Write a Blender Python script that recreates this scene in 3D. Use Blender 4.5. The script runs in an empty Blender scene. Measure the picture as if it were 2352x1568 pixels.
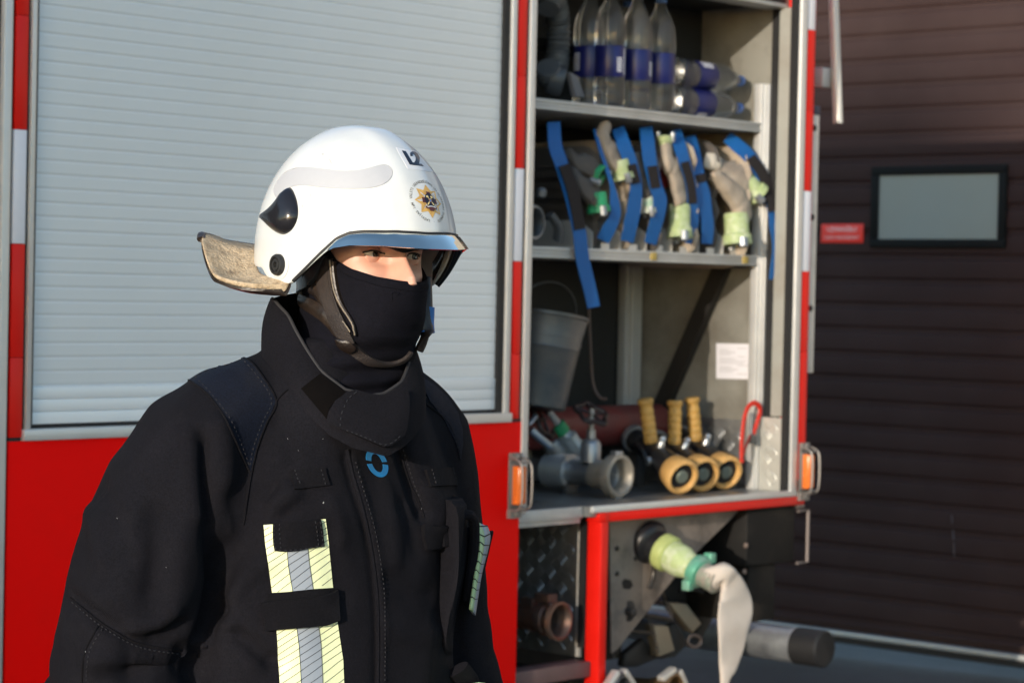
import bpy, bmesh, math, random
import numpy as np
from mathutils import Vector as V, Matrix
from mathutils.bvhtree import BVHTree
from mathutils.geometry import delaunay_2d_cdt

# ---------------------------------------------------------------- camera
scene = bpy.context.scene
CAMZ = 1.55
FPX = 5969 / 1.08844            # focal length in units of a 2352 px wide picture
ROLL, PITCH = .00876, math.atan(52.2 / FPX)
_r0 = V((math.cos(ROLL), 0, math.sin(ROLL)))
_u0 = V((-math.sin(ROLL), 0, math.cos(ROLL)))
_f0 = V((0, 1, 0))
CF = _f0 * math.cos(PITCH) - _u0 * math.sin(PITCH)
CU = _u0 * math.cos(PITCH) + _f0 * math.sin(PITCH)
CR = _r0
CAM = V((0, 0, CAMZ))
cd = bpy.data.cameras.new("camera")
cam = bpy.data.objects.new("camera", cd)
scene.collection.objects.link(cam)
cam.matrix_world = Matrix(((CR.x, CU.x, -CF.x, 0), (CR.y, CU.y, -CF.y, 0), (CR.z, CU.z, -CF.z, CAMZ), (0, 0, 0, 1)))
cd.sensor_width = 36
cd.lens = 36 * FPX / 2352
cd.clip_start, cd.clip_end = .1, 500
cd.dof.use_dof = True
cd.dof.focus_distance = 3.27
cd.dof.aperture_fstop = 9.5
scene.camera = cam

# ---------------------------------------------------------------- light
SUN_AZ, SUN_EL = math.radians(27), math.radians(9.5)   # the sun stands behind the camera, to its left
SUN_TO = V((-math.sin(SUN_AZ) * math.cos(SUN_EL), -math.cos(SUN_AZ) * math.cos(SUN_EL), math.sin(SUN_EL)))
world = bpy.data.worlds.new("World")
scene.world = world
world.use_nodes = True
wn = world.node_tree.nodes
sky = wn.new("ShaderNodeTexSky")
sky.sky_type = 'NISHITA'
sky.sun_disc = False
sky.sun_elevation = SUN_EL
sky.sun_rotation = math.atan2(SUN_TO.x, SUN_TO.y)
sky.air_density, sky.dust_density, sky.ozone_density = 1.0, .5, 1.8
wn["Background"].inputs[1].default_value = .15
world.node_tree.links.new(sky.outputs[0], wn["Background"].inputs[0])
sd = bpy.data.lights.new("sun", 'SUN')
sd.energy = 2.2
sd.angle = math.radians(.5)
sd.color = (1, .88, .74)
sun = bpy.data.objects.new("sun", sd)
scene.collection.objects.link(sun)
sun.rotation_euler = SUN_TO.to_track_quat('Z', 'Y').to_euler()
scene.view_settings.view_transform = 'Standard'
scene.view_settings.look = 'None'
scene.view_settings.exposure = 1.2
scene.view_settings.gamma = 1
scene.cycles.max_bounces = 8
scene.cycles.transparent_max_bounces = 12

# ---------------------------------------------------------------- rays: where a sight line meets a real surface
def ray(x, y):
    return CR * ((x - 1176) / FPX) - CU * ((y - 784) / FPX) + CF
def at_depth(x, y, z):
    return CAM + ray(x, y) * z
def cv(ox, oy, s):
    return lambda x, y: ((x / s + ox) / 1.08844, (y / s + oy) / 1.08844)

# truck frame: u along its side (to the rear), v up, w outwards
_d = ray(6165, 775.5); _d.z = 0; _d.normalize()
_n = V((_d.y, -_d.x, 0))
_a = math.radians(1.0)                               # the truck leans a little on the sloping yard
TU_, TV_, TW_ = _d, V((0, 0, 1)) * math.cos(_a) + _n * math.sin(_a), _n * math.cos(_a) - V((0, 0, 1)) * math.sin(_a)
TO = CAM + ray(75, 975) * 5.5
MT = Matrix(((TU_.x, TV_.x, TW_.x, TO.x), (TU_.y, TV_.y, TW_.y, TO.y), (TU_.z, TV_.z, TW_.z, TO.z), (0, 0, 0, 1)))
MTI = MT.inverted()
def _hit(x, y, ax, val):
    d = ray(x, y); k = (TU_, TV_, TW_)[ax]
    t = (val - (CAM - TO).dot(k)) / d.dot(k)
    return MTI @ (CAM + d * t)
def TW(x, y, w=0): return _hit(x, y, 2, w)
def TU(x, y, u): return _hit(x, y, 0, u)
def TV(x, y, v): return _hit(x, y, 1, v)

# ---------------------------------------------------------------- materials
MATS = {}
def mat(name, col, rough=.5, metal=0., var=.12, scale=6., bump=0., bscale=80., coat=0., spec=.5, rvar=.1, detail=4, trans=0., ior=1.45,
        dirt=None, dscale=3., damt=.5, sheen=0., aniso=None, alpha=1.):
    if name in MATS: return MATS[name]
    m = bpy.data.materials.new(name); m.use_nodes = True
    nt = m.node_tree; nd = nt.nodes; lk = nt.links
    b = nd["Principled BSDF"]
    tc = nd.new("ShaderNodeTexCoord")
    no = nd.new("ShaderNodeTexNoise"); no.inputs['Scale'].default_value = scale; no.inputs['Detail'].default_value = detail
    lk.new(tc.outputs['Object'], no.inputs['Vector'])
    mr = nd.new("ShaderNodeMix"); mr.data_type = 'RGBA'
    mr.inputs[6].default_value = (*[c * (1 - var) for c in col], 1)
    mr.inputs[7].default_value = (*[min(1, c * (1 + var)) for c in col], 1)
    lk.new(no.outputs['Fac'], mr.inputs[0])
    out = mr.outputs[2]
    if dirt:
        n2 = nd.new("ShaderNodeTexNoise"); n2.inputs['Scale'].default_value = dscale; n2.inputs['Detail'].default_value = 8; n2.inputs['Roughness'].default_value = .65
        lk.new(tc.outputs['Object'], n2.inputs['Vector'])
        cr = nd.new("ShaderNodeValToRGB"); cr.color_ramp.elements[0].position = .45; cr.color_ramp.elements[1].position = .7
        cr.color_ramp.elements[0].color = (0, 0, 0, 1); cr.color_ramp.elements[1].color = (damt, damt, damt, 1)
        lk.new(n2.outputs['Fac'], cr.inputs[0])
        m2 = nd.new("ShaderNodeMix"); m2.data_type = 'RGBA'; m2.inputs[7].default_value = (*dirt, 1)
        lk.new(cr.outputs[0], m2.inputs[0]); lk.new(out, m2.inputs[6]); out = m2.outputs[2]
    lk.new(out, b.inputs['Base Color'])
    mp = nd.new("ShaderNodeMapRange"); mp.inputs[3].default_value = max(0.02, rough - rvar); mp.inputs[4].default_value = min(1, rough + rvar)
    lk.new(no.outputs['Fac'], mp.inputs[0]); lk.new(mp.outputs[0], b.inputs['Roughness'])
    b.inputs['Metallic'].default_value = metal
    b.inputs['Coat Weight'].default_value = coat
    b.inputs['Coat Roughness'].default_value = .08
    b.inputs['Specular IOR Level'].default_value = spec
    b.inputs['Transmission Weight'].default_value = trans
    b.inputs['IOR'].default_value = ior
    b.inputs['Sheen Weight'].default_value = sheen
    b.inputs['Alpha'].default_value = alpha
    if bump:
        n3 = nd.new("ShaderNodeTexNoise"); n3.inputs['Scale'].default_value = bscale; n3.inputs['Detail'].default_value = 3
        lk.new(tc.outputs['Object'], n3.inputs['Vector'])
        bp = nd.new("ShaderNodeBump"); bp.inputs['Strength'].default_value = bump; bp.inputs['Distance'].default_value = .003
        lk.new(n3.outputs['Fac'], bp.inputs['Height']); lk.new(bp.outputs[0], b.inputs['Normal'])
    MATS[name] = m
    return m

# ---------------------------------------------------------------- mesh builder
def frame(ax, up=None):
    ax = V(ax).normalized()
    up = V(up) if up is not None else (V((0, 1, 0)) if abs(ax.y) < .9 else V((1, 0, 0)))
    s = up.cross(ax)
    if s.length < 1e-6: s = ax.orthogonal()
    s.normalize()
    return s, ax.cross(s).normalized(), ax

class MB:
    def __init__(self): self.v, self.f, self.m, self.k = [], [], [], 0
    def add(self, vs, fs):
        o = len(self.v); self.v += [V(p) for p in vs]
        for f in fs: self.f.append([i + o for i in f]); self.m.append(self.k)
        return self
    def box(self, a, b, R=None, o=None):
        x0, y0, z0 = a; x1, y1, z1 = b
        p = [V((x, y, z)) for z in (z0, z1) for y in (y0, y1) for x in (x0, x1)]
        if R is not None: p = [R @ q for q in p]
        if o is not None: p = [q + V(o) for q in p]
        return self.add(p, [(0, 2, 3, 1), (4, 5, 7, 6), (0, 1, 5, 4), (2, 6, 7, 3), (0, 4, 6, 2), (1, 3, 7, 5)])
    def bar(self, p, q, wd, th, up=None, n=None):
        s, t, a = frame(V(q) - V(p), up)
        p, q = V(p), V(q); c = []
        for e in (p, q):
            for i, j in ((-1, -1), (1, -1), (1, 1), (-1, 1)): c.append(e + s * i * wd / 2 + t * j * th / 2)
        return self.add(c, [(3, 2, 1, 0), (4, 5, 6, 7), (0, 1, 5, 4), (1, 2, 6, 5), (2, 3, 7, 6), (3, 0, 4, 7)])
    def loft(self, secs, caps=True, closed=True):
        n = len(secs[0]); vs = [p for s in secs for p in s]; fs = []
        for i in range(len(secs) - 1):
            for j in range(n if closed else n - 1):
                k = (j + 1) % n
                fs.append((i * n + j, i * n + k, (i + 1) * n + k, (i + 1) * n + j))
        if caps and closed:
            fs.append(tuple(range(n - 1, -1, -1))); fs.append(tuple((len(secs) - 1) * n + j for j in range(n)))
        return self.add(vs, fs)
    def tube(self, pts, r, n=10, caps=True, up=None, ex=2.):
        pts = [V(p) for p in pts]; secs = []; s = None
        for i, p in enumerate(pts):
            a = (pts[min(i + 1, len(pts) - 1)] - pts[max(i - 1, 0)]).normalized()
            if s is None or up is not None: s, t, _ = frame(a, up)
            else:
                s = (s - a * s.dot(a)).normalized(); t = a.cross(s)
            rr = r[i] if isinstance(r, list) else r
            rx, ry = rr if isinstance(rr, (list, tuple)) else (rr, rr)
            sec = []
            for k in range(n):
                h = 2 * math.pi * k / n; c, q = math.cos(h), math.sin(h)
                sec.append(p + s * rx * math.copysign(abs(c) ** (2 / ex), c) + t * ry * math.copysign(abs(q) ** (2 / ex), q))
            secs.append(sec)
        return self.loft(secs, caps)
    def lathe(self, prof, o, ax, n=24, up=None, caps=True, wob=0.):
        s, t, a = frame(ax, up); o = V(o)
        return self.loft([[o + a * h + (s * math.cos(2 * math.pi * k / n) + t * math.sin(2 * math.pi * k / n)) * r * (1 + wob * math.sin(5 * 2 * math.pi * k / n)) for k in range(n)] for r, h in prof], caps)
    def prism(self, poly, off):
        off = V(off); n = len(poly); p = [V(q) for q in poly]
        return self.add(p + [q + off for q in p], [tuple(range(n - 1, -1, -1)), tuple(range(n, 2 * n))] + [(i, (i + 1) % n, n + (i + 1) % n, n + i) for i in range(n)])
    def ribbon(self, pts, sides, th):
        secs = []
        for i, p in enumerate(pts):
            p = V(p); a = (V(pts[min(i + 1, len(pts) - 1)]) - V(pts[max(i - 1, 0)])).normalized()
            s = V(sides[i] if isinstance(sides, list) else sides); nn = a.cross(s).normalized() * th / 2
            secs.append([p - s - nn, p + s - nn, p + s + nn, p - s + nn])
        return self.loft(secs)
    def pieces(self):
        par = list(range(len(self.v)))
        def find(i):
            while par[i] != i: par[i] = par[par[i]]; i = par[i]
            return i
        for f in self.f:
            a = find(f[0])
            for i in f[1:]: par[find(i)] = a
        groups = {}
        for f, k in zip(self.f, self.m): groups.setdefault(find(f[0]), []).append((f, k))
        out = []
        for g in groups.values():
            b = MB(); mp = {}
            for f, k in g:
                b.f.append([mp.setdefault(i, len(mp)) for i in f]); b.m.append(k)
            b.v = [None] * len(mp)
            for i, j in mp.items(): b.v[j] = self.v[i]
            out.append(b)
        return out
    def build(self, name, m, parent=None, bevel=0., sharp=38, base=None, smooth=True, xf=None, seg=2, split=False):
        if split:
            ps = self.pieces()
            if len(ps) > 1:
                return [p.build(name, m, parent, bevel, sharp, base, smooth, xf, seg) for p in ps][0]
        me = bpy.data.meshes.new(name)
        b = V(base) if base is not None else None
        vs = self.v if xf is None else [xf @ p for p in self.v]
        me.from_pydata([(p - b) if b is not None else p for p in vs], [], self.f)
        ms = m if isinstance(m, (list, tuple)) else [m]
        for x in ms: me.materials.append(x)
        me.polygons.foreach_set('material_index', [min(k, len(ms) - 1) for k in self.m])
        bm = bmesh.new(); bm.from_mesh(me)
        bmesh.ops.recalc_face_normals(bm, faces=bm.faces)
        if bevel:
            es = [e for e in bm.edges if len(e.link_faces) == 2 and e.calc_face_angle(0) > math.radians(30)]
            bmesh.ops.bevel(bm, geom=es, offset=bevel, segments=seg, affect='EDGES', profile=.5, clamp_overlap=True)
        for f in bm.faces: f.smooth = smooth
        for e in bm.edges:
            if len(e.link_faces) == 2 and e.calc_face_angle(0) > math.radians(sharp): e.smooth = False
        bm.to_mesh(me); bm.free()
        ob = bpy.data.objects.new(name, me); scene.collection.objects.link(ob)
        if parent is not None: ob.parent = parent
        return ob

def tag(o, label=None, cat=None, group=None, kind=None):
    if label: o['label'] = label
    if cat: o['category'] = cat
    if group: o['group'] = group
    if kind: o['kind'] = kind
    return o
def thing(name, label, cat, M4=None, group=None):
    o = bpy.data.objects.new(name, None); scene.collection.objects.link(o)
    o.empty_display_size = .1
    if M4 is not None: o.matrix_world = M4
    return tag(o, label, cat, group)
def TM(u, v, w): return MT @ Matrix.Translation((u, v, w))
def catmull(pts, n=6):
    pts = [V(p) for p in pts]; out = []
    for i in range(len(pts) - 1):
        p0, p1, p2, p3 = pts[max(i - 1, 0)], pts[i], pts[i + 1], pts[min(i + 2, len(pts) - 1)]
        for k in range(n):
            t = k / n
            out.append(.5 * ((2 * p1) + (p2 - p0) * t + (2 * p0 - 5 * p1 + 4 * p2 - p3) * t * t + (3 * p1 - p0 - 3 * p2 + p3) * t ** 3))
    return out + [pts[-1]]
# ---------------------------------------------------------------- ground
def build_ground():
    g = MB(); S = 60; n = 24
    vs = [(-S + 2 * S * i / n, -S + 2 * S * j / n, 0) for j in range(n + 1) for i in range(n + 1)]
    g.add(vs, [(j * (n + 1) + i, j * (n + 1) + i + 1, (j + 1) * (n + 1) + i + 1, (j + 1) * (n + 1) + i) for j in range(n) for i in range(n)])
    m = mat('asphalt', (.080, .076, .074), .8, var=.3, scale=9, bump=.6, bscale=180, dirt=(.14, .14, .15), dscale=1.4, damt=.6)
    tag(g.build('ground', m), kind='structure')
build_ground()

# ---------------------------------------------------------------- sectional door of the fire station
UG = 5.929
paint = mat('brown_door_paint', (.036, .0215, .021), .55, var=.14, scale=2.5, spec=.15, bump=.05, bscale=300, dirt=(.06, .04, .038), dscale=1.2, damt=.5)
black_rubber = mat('black_rubber', (.012, .012, .013), .6, var=.3, scale=20)
def build_garage():
    w0, w1, pitch, vb, vt = -4.2, .35, .1122, -1.215, 2.6
    root = thing('garage_door', 'dark brown ribbed sectional garage door with a small window, behind the fire truck', 'door', TM(UG, vb, w0))
    base = (UG, vb, w0)
    p = MB(); prof = []
    # rib profile (v, depth towards viewer) anchored on the groove seen through (2100 px)
    v = TU(1900, 100, UG).y + .012
    k0 = math.floor((vb - v) / pitch)
    vv = v + k0 * pitch
    while vv < vt:
        for dv, dz in ((0, -.009), (.012, -.009), (.02, -.001), (.026, 0), (.088, 0), (.0995, -.002), (.104, -.009)):
            q = vv + dv
            if vb <= q <= vt: prof.append((q, dz))
        vv += pitch
    secs = [[V((UG - dz, q, w)) for q, dz in prof] for w in np.linspace(w0, w1, 14)]
    p.loft(secs, closed=False)
    p.box((UG + .02, vb, w0), (UG + .06, vt, w1))
    p.build('door_panel', paint, root, base=base)
    # window
    f = MB(); q0 = TU(2005, 388, UG); q1 = TU(2311, 567, UG); g0 = TU(2026, 407, UG); g1 = TU(2297, 548, UG)
    wl, wr, wb, wt = q0.z, q1.z, (q1.y + TU(2005, 572, UG).y) / 2, (q0.y + TU(2312, 373, UG).y) / 2
    b = .040; d0, d1 = UG - .016, UG + .012
    f.box((d0, wb, wl), (d1, wb + b, wr)); f.box((d0, wt - b, wl), (d1, wt, wr))
    f.box((d0 + .0004, wb + b, wl), (d1, wt - b, wl + b)); f.box((d0 + .0004, wb + b, wr - b), (d1, wt - b, wr))
    fo = f.build('window_frame', mat('black_plastic', (.007, .009, .0095), .6, spec=.15), root, bevel=.004, base=base)
    pn = MB(); pn.box((UG - .004, wb + b - .005, wl + b - .005), (UG + .004, wt - b + .005, wr - b + .005))
    pn.build('window_pane', mat('frosted_acrylic', (.21, .26, .25), .35, var=.10, scale=4, spec=.5, detail=1), fo, base=base)
    s = MB(); s.box((UG - .022, vb - .025, w0), (UG + .03, vb, w1))
    s.build('bottom_rail', mat('pale_aluminium', (.42, .44, .44), .45, .6, var=.1), root, bevel=.004, base=base)
    r = MB(); r.box((UG - .006, vb - .058, w0), (UG + .02, vb - .025, w1)); r.build('bottom_seal', black_rubber, root, base=base)
    # scratches on the lower panels
    sc = MB()
    for x, ya, yb in ((2186, 1182, 1202), (2189, 1216, 1240), (2191, 1245, 1276)):
        a = TU(x, ya, UG - .0035); c = TU(x + 1, yb, UG - .0035)
        sc.bar(a, c, .007, .001, up=(0, 0, 1))
    sc.build('scuff_mark', mat('scuff_grey', (.16, .15, .17), .7), root, base=base)
    # station wall around the door
    wl_ = thing('station_wall', 'plain rendered wall of the fire station around the brown garage door', 'wall', TM(UG, -1.28, w1))
    m = MB(); z0 = -1.296
    m.box((UG + .0, z0, w1 + .002), (UG + .3, 4.2, 6)); m.box((UG + .0, vt + .002, w0), (UG + .3, 4.2, w1)); m.box((UG, z0, -9), (UG + .3, 4.2, w0 - .002))
    m.build('wall_face', mat('grey_render', (.3, .27, .24), .85, bump=.4, bscale=60), wl_, base=(UG, -1.28, w1))
    # red notice stuck on the door
    cor = [TU(*c, UG - .004) for c in ((1886, 520), (1983, 509), (1983, 552), (1887, 563))]
    c0 = sum(cor, V()) / 4
    ww, hh = abs(cor[1].z - cor[0].z), abs(cor[0].y - cor[3].y)
    sg = thing('notice_sign', 'small red notice with two white text lines on the brown door, left of its window', 'sign', TM(*c0))
    pl = MB(); pl.box((-.002, -hh / 2, -ww / 2), (.002, hh / 2, ww / 2)); pl.build('sign_plate', mat('notice_red', (.85, .045, .03), .45, var=.05), sg, bevel=.0008)
    for txt, y, sz in (('UZMANĪBU!', .018, .031), ('LŪDZU NEAIZŠĶĒRSOT', -.020, .0185)):
        text_mesh(txt, sz, lambda p, y=y: V((-.0032, p.y + y, p.x)), 'sign_lettering', mat('white_print', (.8, .78, .76), .5), sg)

def text_verts(txt, size, bold=0.):
    cu = bpy.data.curves.new('lettering', 'FONT'); cu.body = txt; cu.size = size; cu.align_x = 'CENTER'; cu.align_y = 'CENTER'
    cu.offset = bold; cu.resolution_u = 3
    ob = bpy.data.objects.new('lettering', cu); scene.collection.objects.link(ob)
    dg = bpy.context.evaluated_depsgraph_get(); dg.update()
    me = ob.evaluated_get(dg).to_mesh()
    vs = [v.co.copy() for v in me.vertices]; fs = [list(p.vertices) for p in me.polygons]
    ob.evaluated_get(dg).to_mesh_clear(); bpy.data.objects.remove(ob); bpy.data.curves.remove(cu)
    return vs, fs
def text_mesh(txt, size, fn, name, m, parent, bold=.0):
    vs, fs = text_verts(txt, size, bold)
    b = MB(); b.add([fn(p) for p in vs], fs)
    return b.build(name, m, parent, smooth=False)

# unseen block, added behind the camera to shade the door and truck softly
def build_shade_block():
    S = V((-math.sin(SUN_AZ), -math.cos(SUN_AZ), 0)); Q = V((math.cos(SUN_AZ), -math.sin(SUN_AZ), 0))
    q1, s0, h = -2.98, 85., 2.62 + 95.5 * math.tan(SUN_EL)
    R = Matrix(((Q.x, S.x, 0, 0), (Q.y, S.y, 0, 0), (0, 0, 1, 0), (0, 0, 0, 1)))
    o = thing('shade_block', 'plain pale block, unseen, added behind the camera to shade the door and truck', 'shadow caster', R @ Matrix.Translation((q1, s0, 0)))
    b = MB(); b.box((-26, 0, 0), (0, 11, h - .3)); b.build('wall', mat('pale_render', (.42, .38, .33), .85, var=.1, scale=.4), o)
    b = MB(); b.box((-26.2, -.25, h - .3), (0, 11.2, h)); b.build('roof', mat('roof_grey', (.15, .15, .15), .8), o)
    for f in range(5):
        for k in range(7):
            x = -3.2 - k * 3.5; z = 1.2 + f * 3.0
            w = MB(); w.box((x - .8, -.06, z), (x + .8, .02, z + 1.5)); w.build('window', mat('window_frame_white', (.7, .7, .68), .5), o)
build_shade_block()
build_garage()
# ---------------------------------------------------------------- fire truck
red = mat('red_lacquer', (.90, .003, .002), .5, var=.04, scale=3, coat=.0, spec=.06, bump=.02, bscale=400, dirt=(.80, .006, .004), dscale=2.2, damt=.5)
red_edge = mat('red_bar_lacquer', (.74, .012, .006), .35, var=.10, scale=12, spec=.3)
band_red = mat('reflective_red', (.60, .006, .008), .35, var=.05, scale=40)
band_white = mat('reflective_white', (.78, .79, .84), .4, var=.03, scale=60)
alu = mat('brushed_aluminium', (.64, .64, .62), .42, .45, var=.1, scale=14, bump=.05, bscale=200)
alu_dull = mat('dull_aluminium', (.58, .57, .54), .55, .25, var=.15, scale=9, dirt=(.3, .29, .26), dscale=6, damt=.4)
slat_m = mat('anodised_slats', (.70, .75, .77), .45, .15, var=.05, scale=4, bump=.03, bscale=300)
bar_m = mat('anodised_bar', (.78, .83, .85), .42, .15, var=.04, scale=4)
cream = mat('cream_panel', (.30, .30, .27), .6, var=.1, scale=5, dirt=(.22, .19, .15), dscale=4, damt=.7)
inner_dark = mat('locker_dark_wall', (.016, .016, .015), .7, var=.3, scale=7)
under = mat('chassis_black', (.010, .0095, .009), .65, var=.4, scale=9, spec=.25, dirt=(.045, .038, .030), dscale=5, damt=.55)
tread_m = mat('tread_plate', (.36, .37, .37), .38, .75, var=.2, scale=12, dirt=(.1, .09, .08), dscale=7, damt=.6)
amber = mat('amber_lens', (.80, .20, .035), .25, var=.12, scale=40, trans=.25, coat=.3)
guard_m = mat('galvanised_guard', (.24, .225, .21), .5, .5, var=.2, scale=30)

VF = -.295
truck = thing('fire_truck', 'red fire truck with a closed grey roller shutter and an open equipment locker', 'fire truck', MT)
def tp(name, fn, m, bevel=0., parent=None, **k):
    b = MB(); fn(b); k.setdefault('split', name not in ('shelf', 'pillar', 'tread_panel', 'wall_tread_plate', 'jamb_plate', 'outlet_cap', 'support_post'))
    return b.build(name, m, parent or truck, bevel=bevel, **k)

# roller shutter: one slat profile swept along u
def shutter(u0, u1, vtop):
    p = 35.3 * 5.5 / 5969; prof = [(0, .0), (.086, .0)]
    v = .0868
    while v < vtop:
        prof += [(v, -.0002), (v + .03 * p, -.0012), (v + .15 * p, -.0010), (v + .21 * p, -.0001), (v + .25 * p, 0), (v + .9 * p, .0001)]
        v += p
    b = MB(); b.loft([[V((u, q, z - .016)) for q, z in prof[2:]] for u in np.linspace(u0, u1, 9)], closed=False)
    o = b.build('roller_shutter', slat_m, truck, sharp=3)
    c = MB(); c.box((u0, .0, -.034), (u1, .028, -.0125)); c.box((u0, .0288, -.034), (u1, .0573, -.0125)); c.box((u0, .058, -.034), (u1, .0865, -.0125))
    c.build('bottom_bar', bar_m, o, bevel=.0012)
    s = MB(); s.box((u0 - .004, -.010, -.05), (u1 + .004, .0, -.018)); s.build('bottom_seal', black_rubber, o)
shutter(.002, 1.583, 1.48)
shutter(-1.55, -.118, 1.48)
VT = 1.50                       # roof
# frames and seals
tp('shutter_frame', lambda b: (b.box((-.0225, -.010, -.04), (-.0085, VT, .006)), b.box((1.6045, -.010, -.04), (1.624, VT, .006)),
    b.box((-.0305, -.0365, -.03), (1.632, -.010, .011)), b.box((-.098, -1.1, -.04), (-.0755, VT, .005)), b.box((1.681, -.30, -.10), (1.706, VT, .006)),
    b.box((2.981, -.30, -.04), (3.014, VT, .006))), alu, bevel=.003)
tp('rubber_seal', lambda b: (b.box((-.0085, -.0098, -.05), (.003, VT, -.006)), b.box((1.582, -.0098, -.05), (1.6045, VT, -.004)), b.box((-.0755, -1.1, -.05), (-.0665, VT, -.006)),
    b.box((-.0305, -.0098, -.05), (-.0225, VT, -.004)), b.box((1.624, -.0098, -.05), (1.6315, VT, -.004)), b.box((1.6695, -.30, -.05), (1.681, VT, -.004)),
    b.box((2.962, VF, -.024), (2.981, VT, -.003)), b.box((2.976, VF, -.1075), (2.981, VT, -.0715)), b.box((3.014, -.30, -.05), (3.019, VT, -.004)), b.box((-.118, -1.1, -.08), (-.098, VT, -.012))), black_rubber)
# red side panels
tp('side_panel', lambda b: (b.box((-.0665, -1.12, -.02), (1.681, -.0368, .0)), b.box((-1.6, -1.12, -.02), (-.118, -.04, 0))), red, bevel=.0015)
def strip(u0, u1, v0, v1, wz=.0015):
    segs = []; x = .675
    while x < v1: x += .26
    cuts = [v0] + [q for q in (.415 - .26, .415, .675, .935, 1.195, 1.455) if v0 < q < v1] + [v1]
    for i in range(len(cuts) - 1):
        mid = (cuts[i] + cuts[i + 1]) / 2
        segs.append((cuts[i], cuts[i + 1], .415 < mid < .675 or 1.3 < mid))
    for isw in (False, True):
        b = MB()
        for a, c, wh in segs:
            if wh == isw: b.box((u0, a + .0004, -.03), (u1, c - .0004, wz))
        if b.v:
            b.build('corner_strip' if not isw else 'white_band', band_white if isw else red_edge, truck, bevel=.0012, split=True)
strip(-.0655, -.0308, -.0285, VT)
strip(1.6325, 1.669, -.0285, VT)
strip(3.0195, 3.062, -.26, VT)
tp('panel_joint', lambda b: (b.box((-.0665, -.0368, -.03), (-.031, -.0288, -.001)), b.box((1.632, -.0368, -.03), (1.681, -.0288, -.001))), black_rubber)
# body shell
tp('roof', lambda b: b.box((-3.2, VT, -2.4), (3.07, VT + .05, .0)), alu_dull, bevel=.01)
tp('body_shell', lambda b: (b.box((-3.2, -.9, -2.4), (-1.62, VT - .001, -.03)), b.box((-1.62, -.9, -2.4), (1.66, VT - .001, -.12)),
    b.box((1.66, -.36, -2.4), (3.05, VT - .001, -.70))), under)
tp('rear_panel', lambda b: (b.box((3.05, -.34, -2.4), (3.068, VT, -.002)), b.box((3.004, -.30, -.061), (3.05, VT - .001, -.0405))), red)
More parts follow.
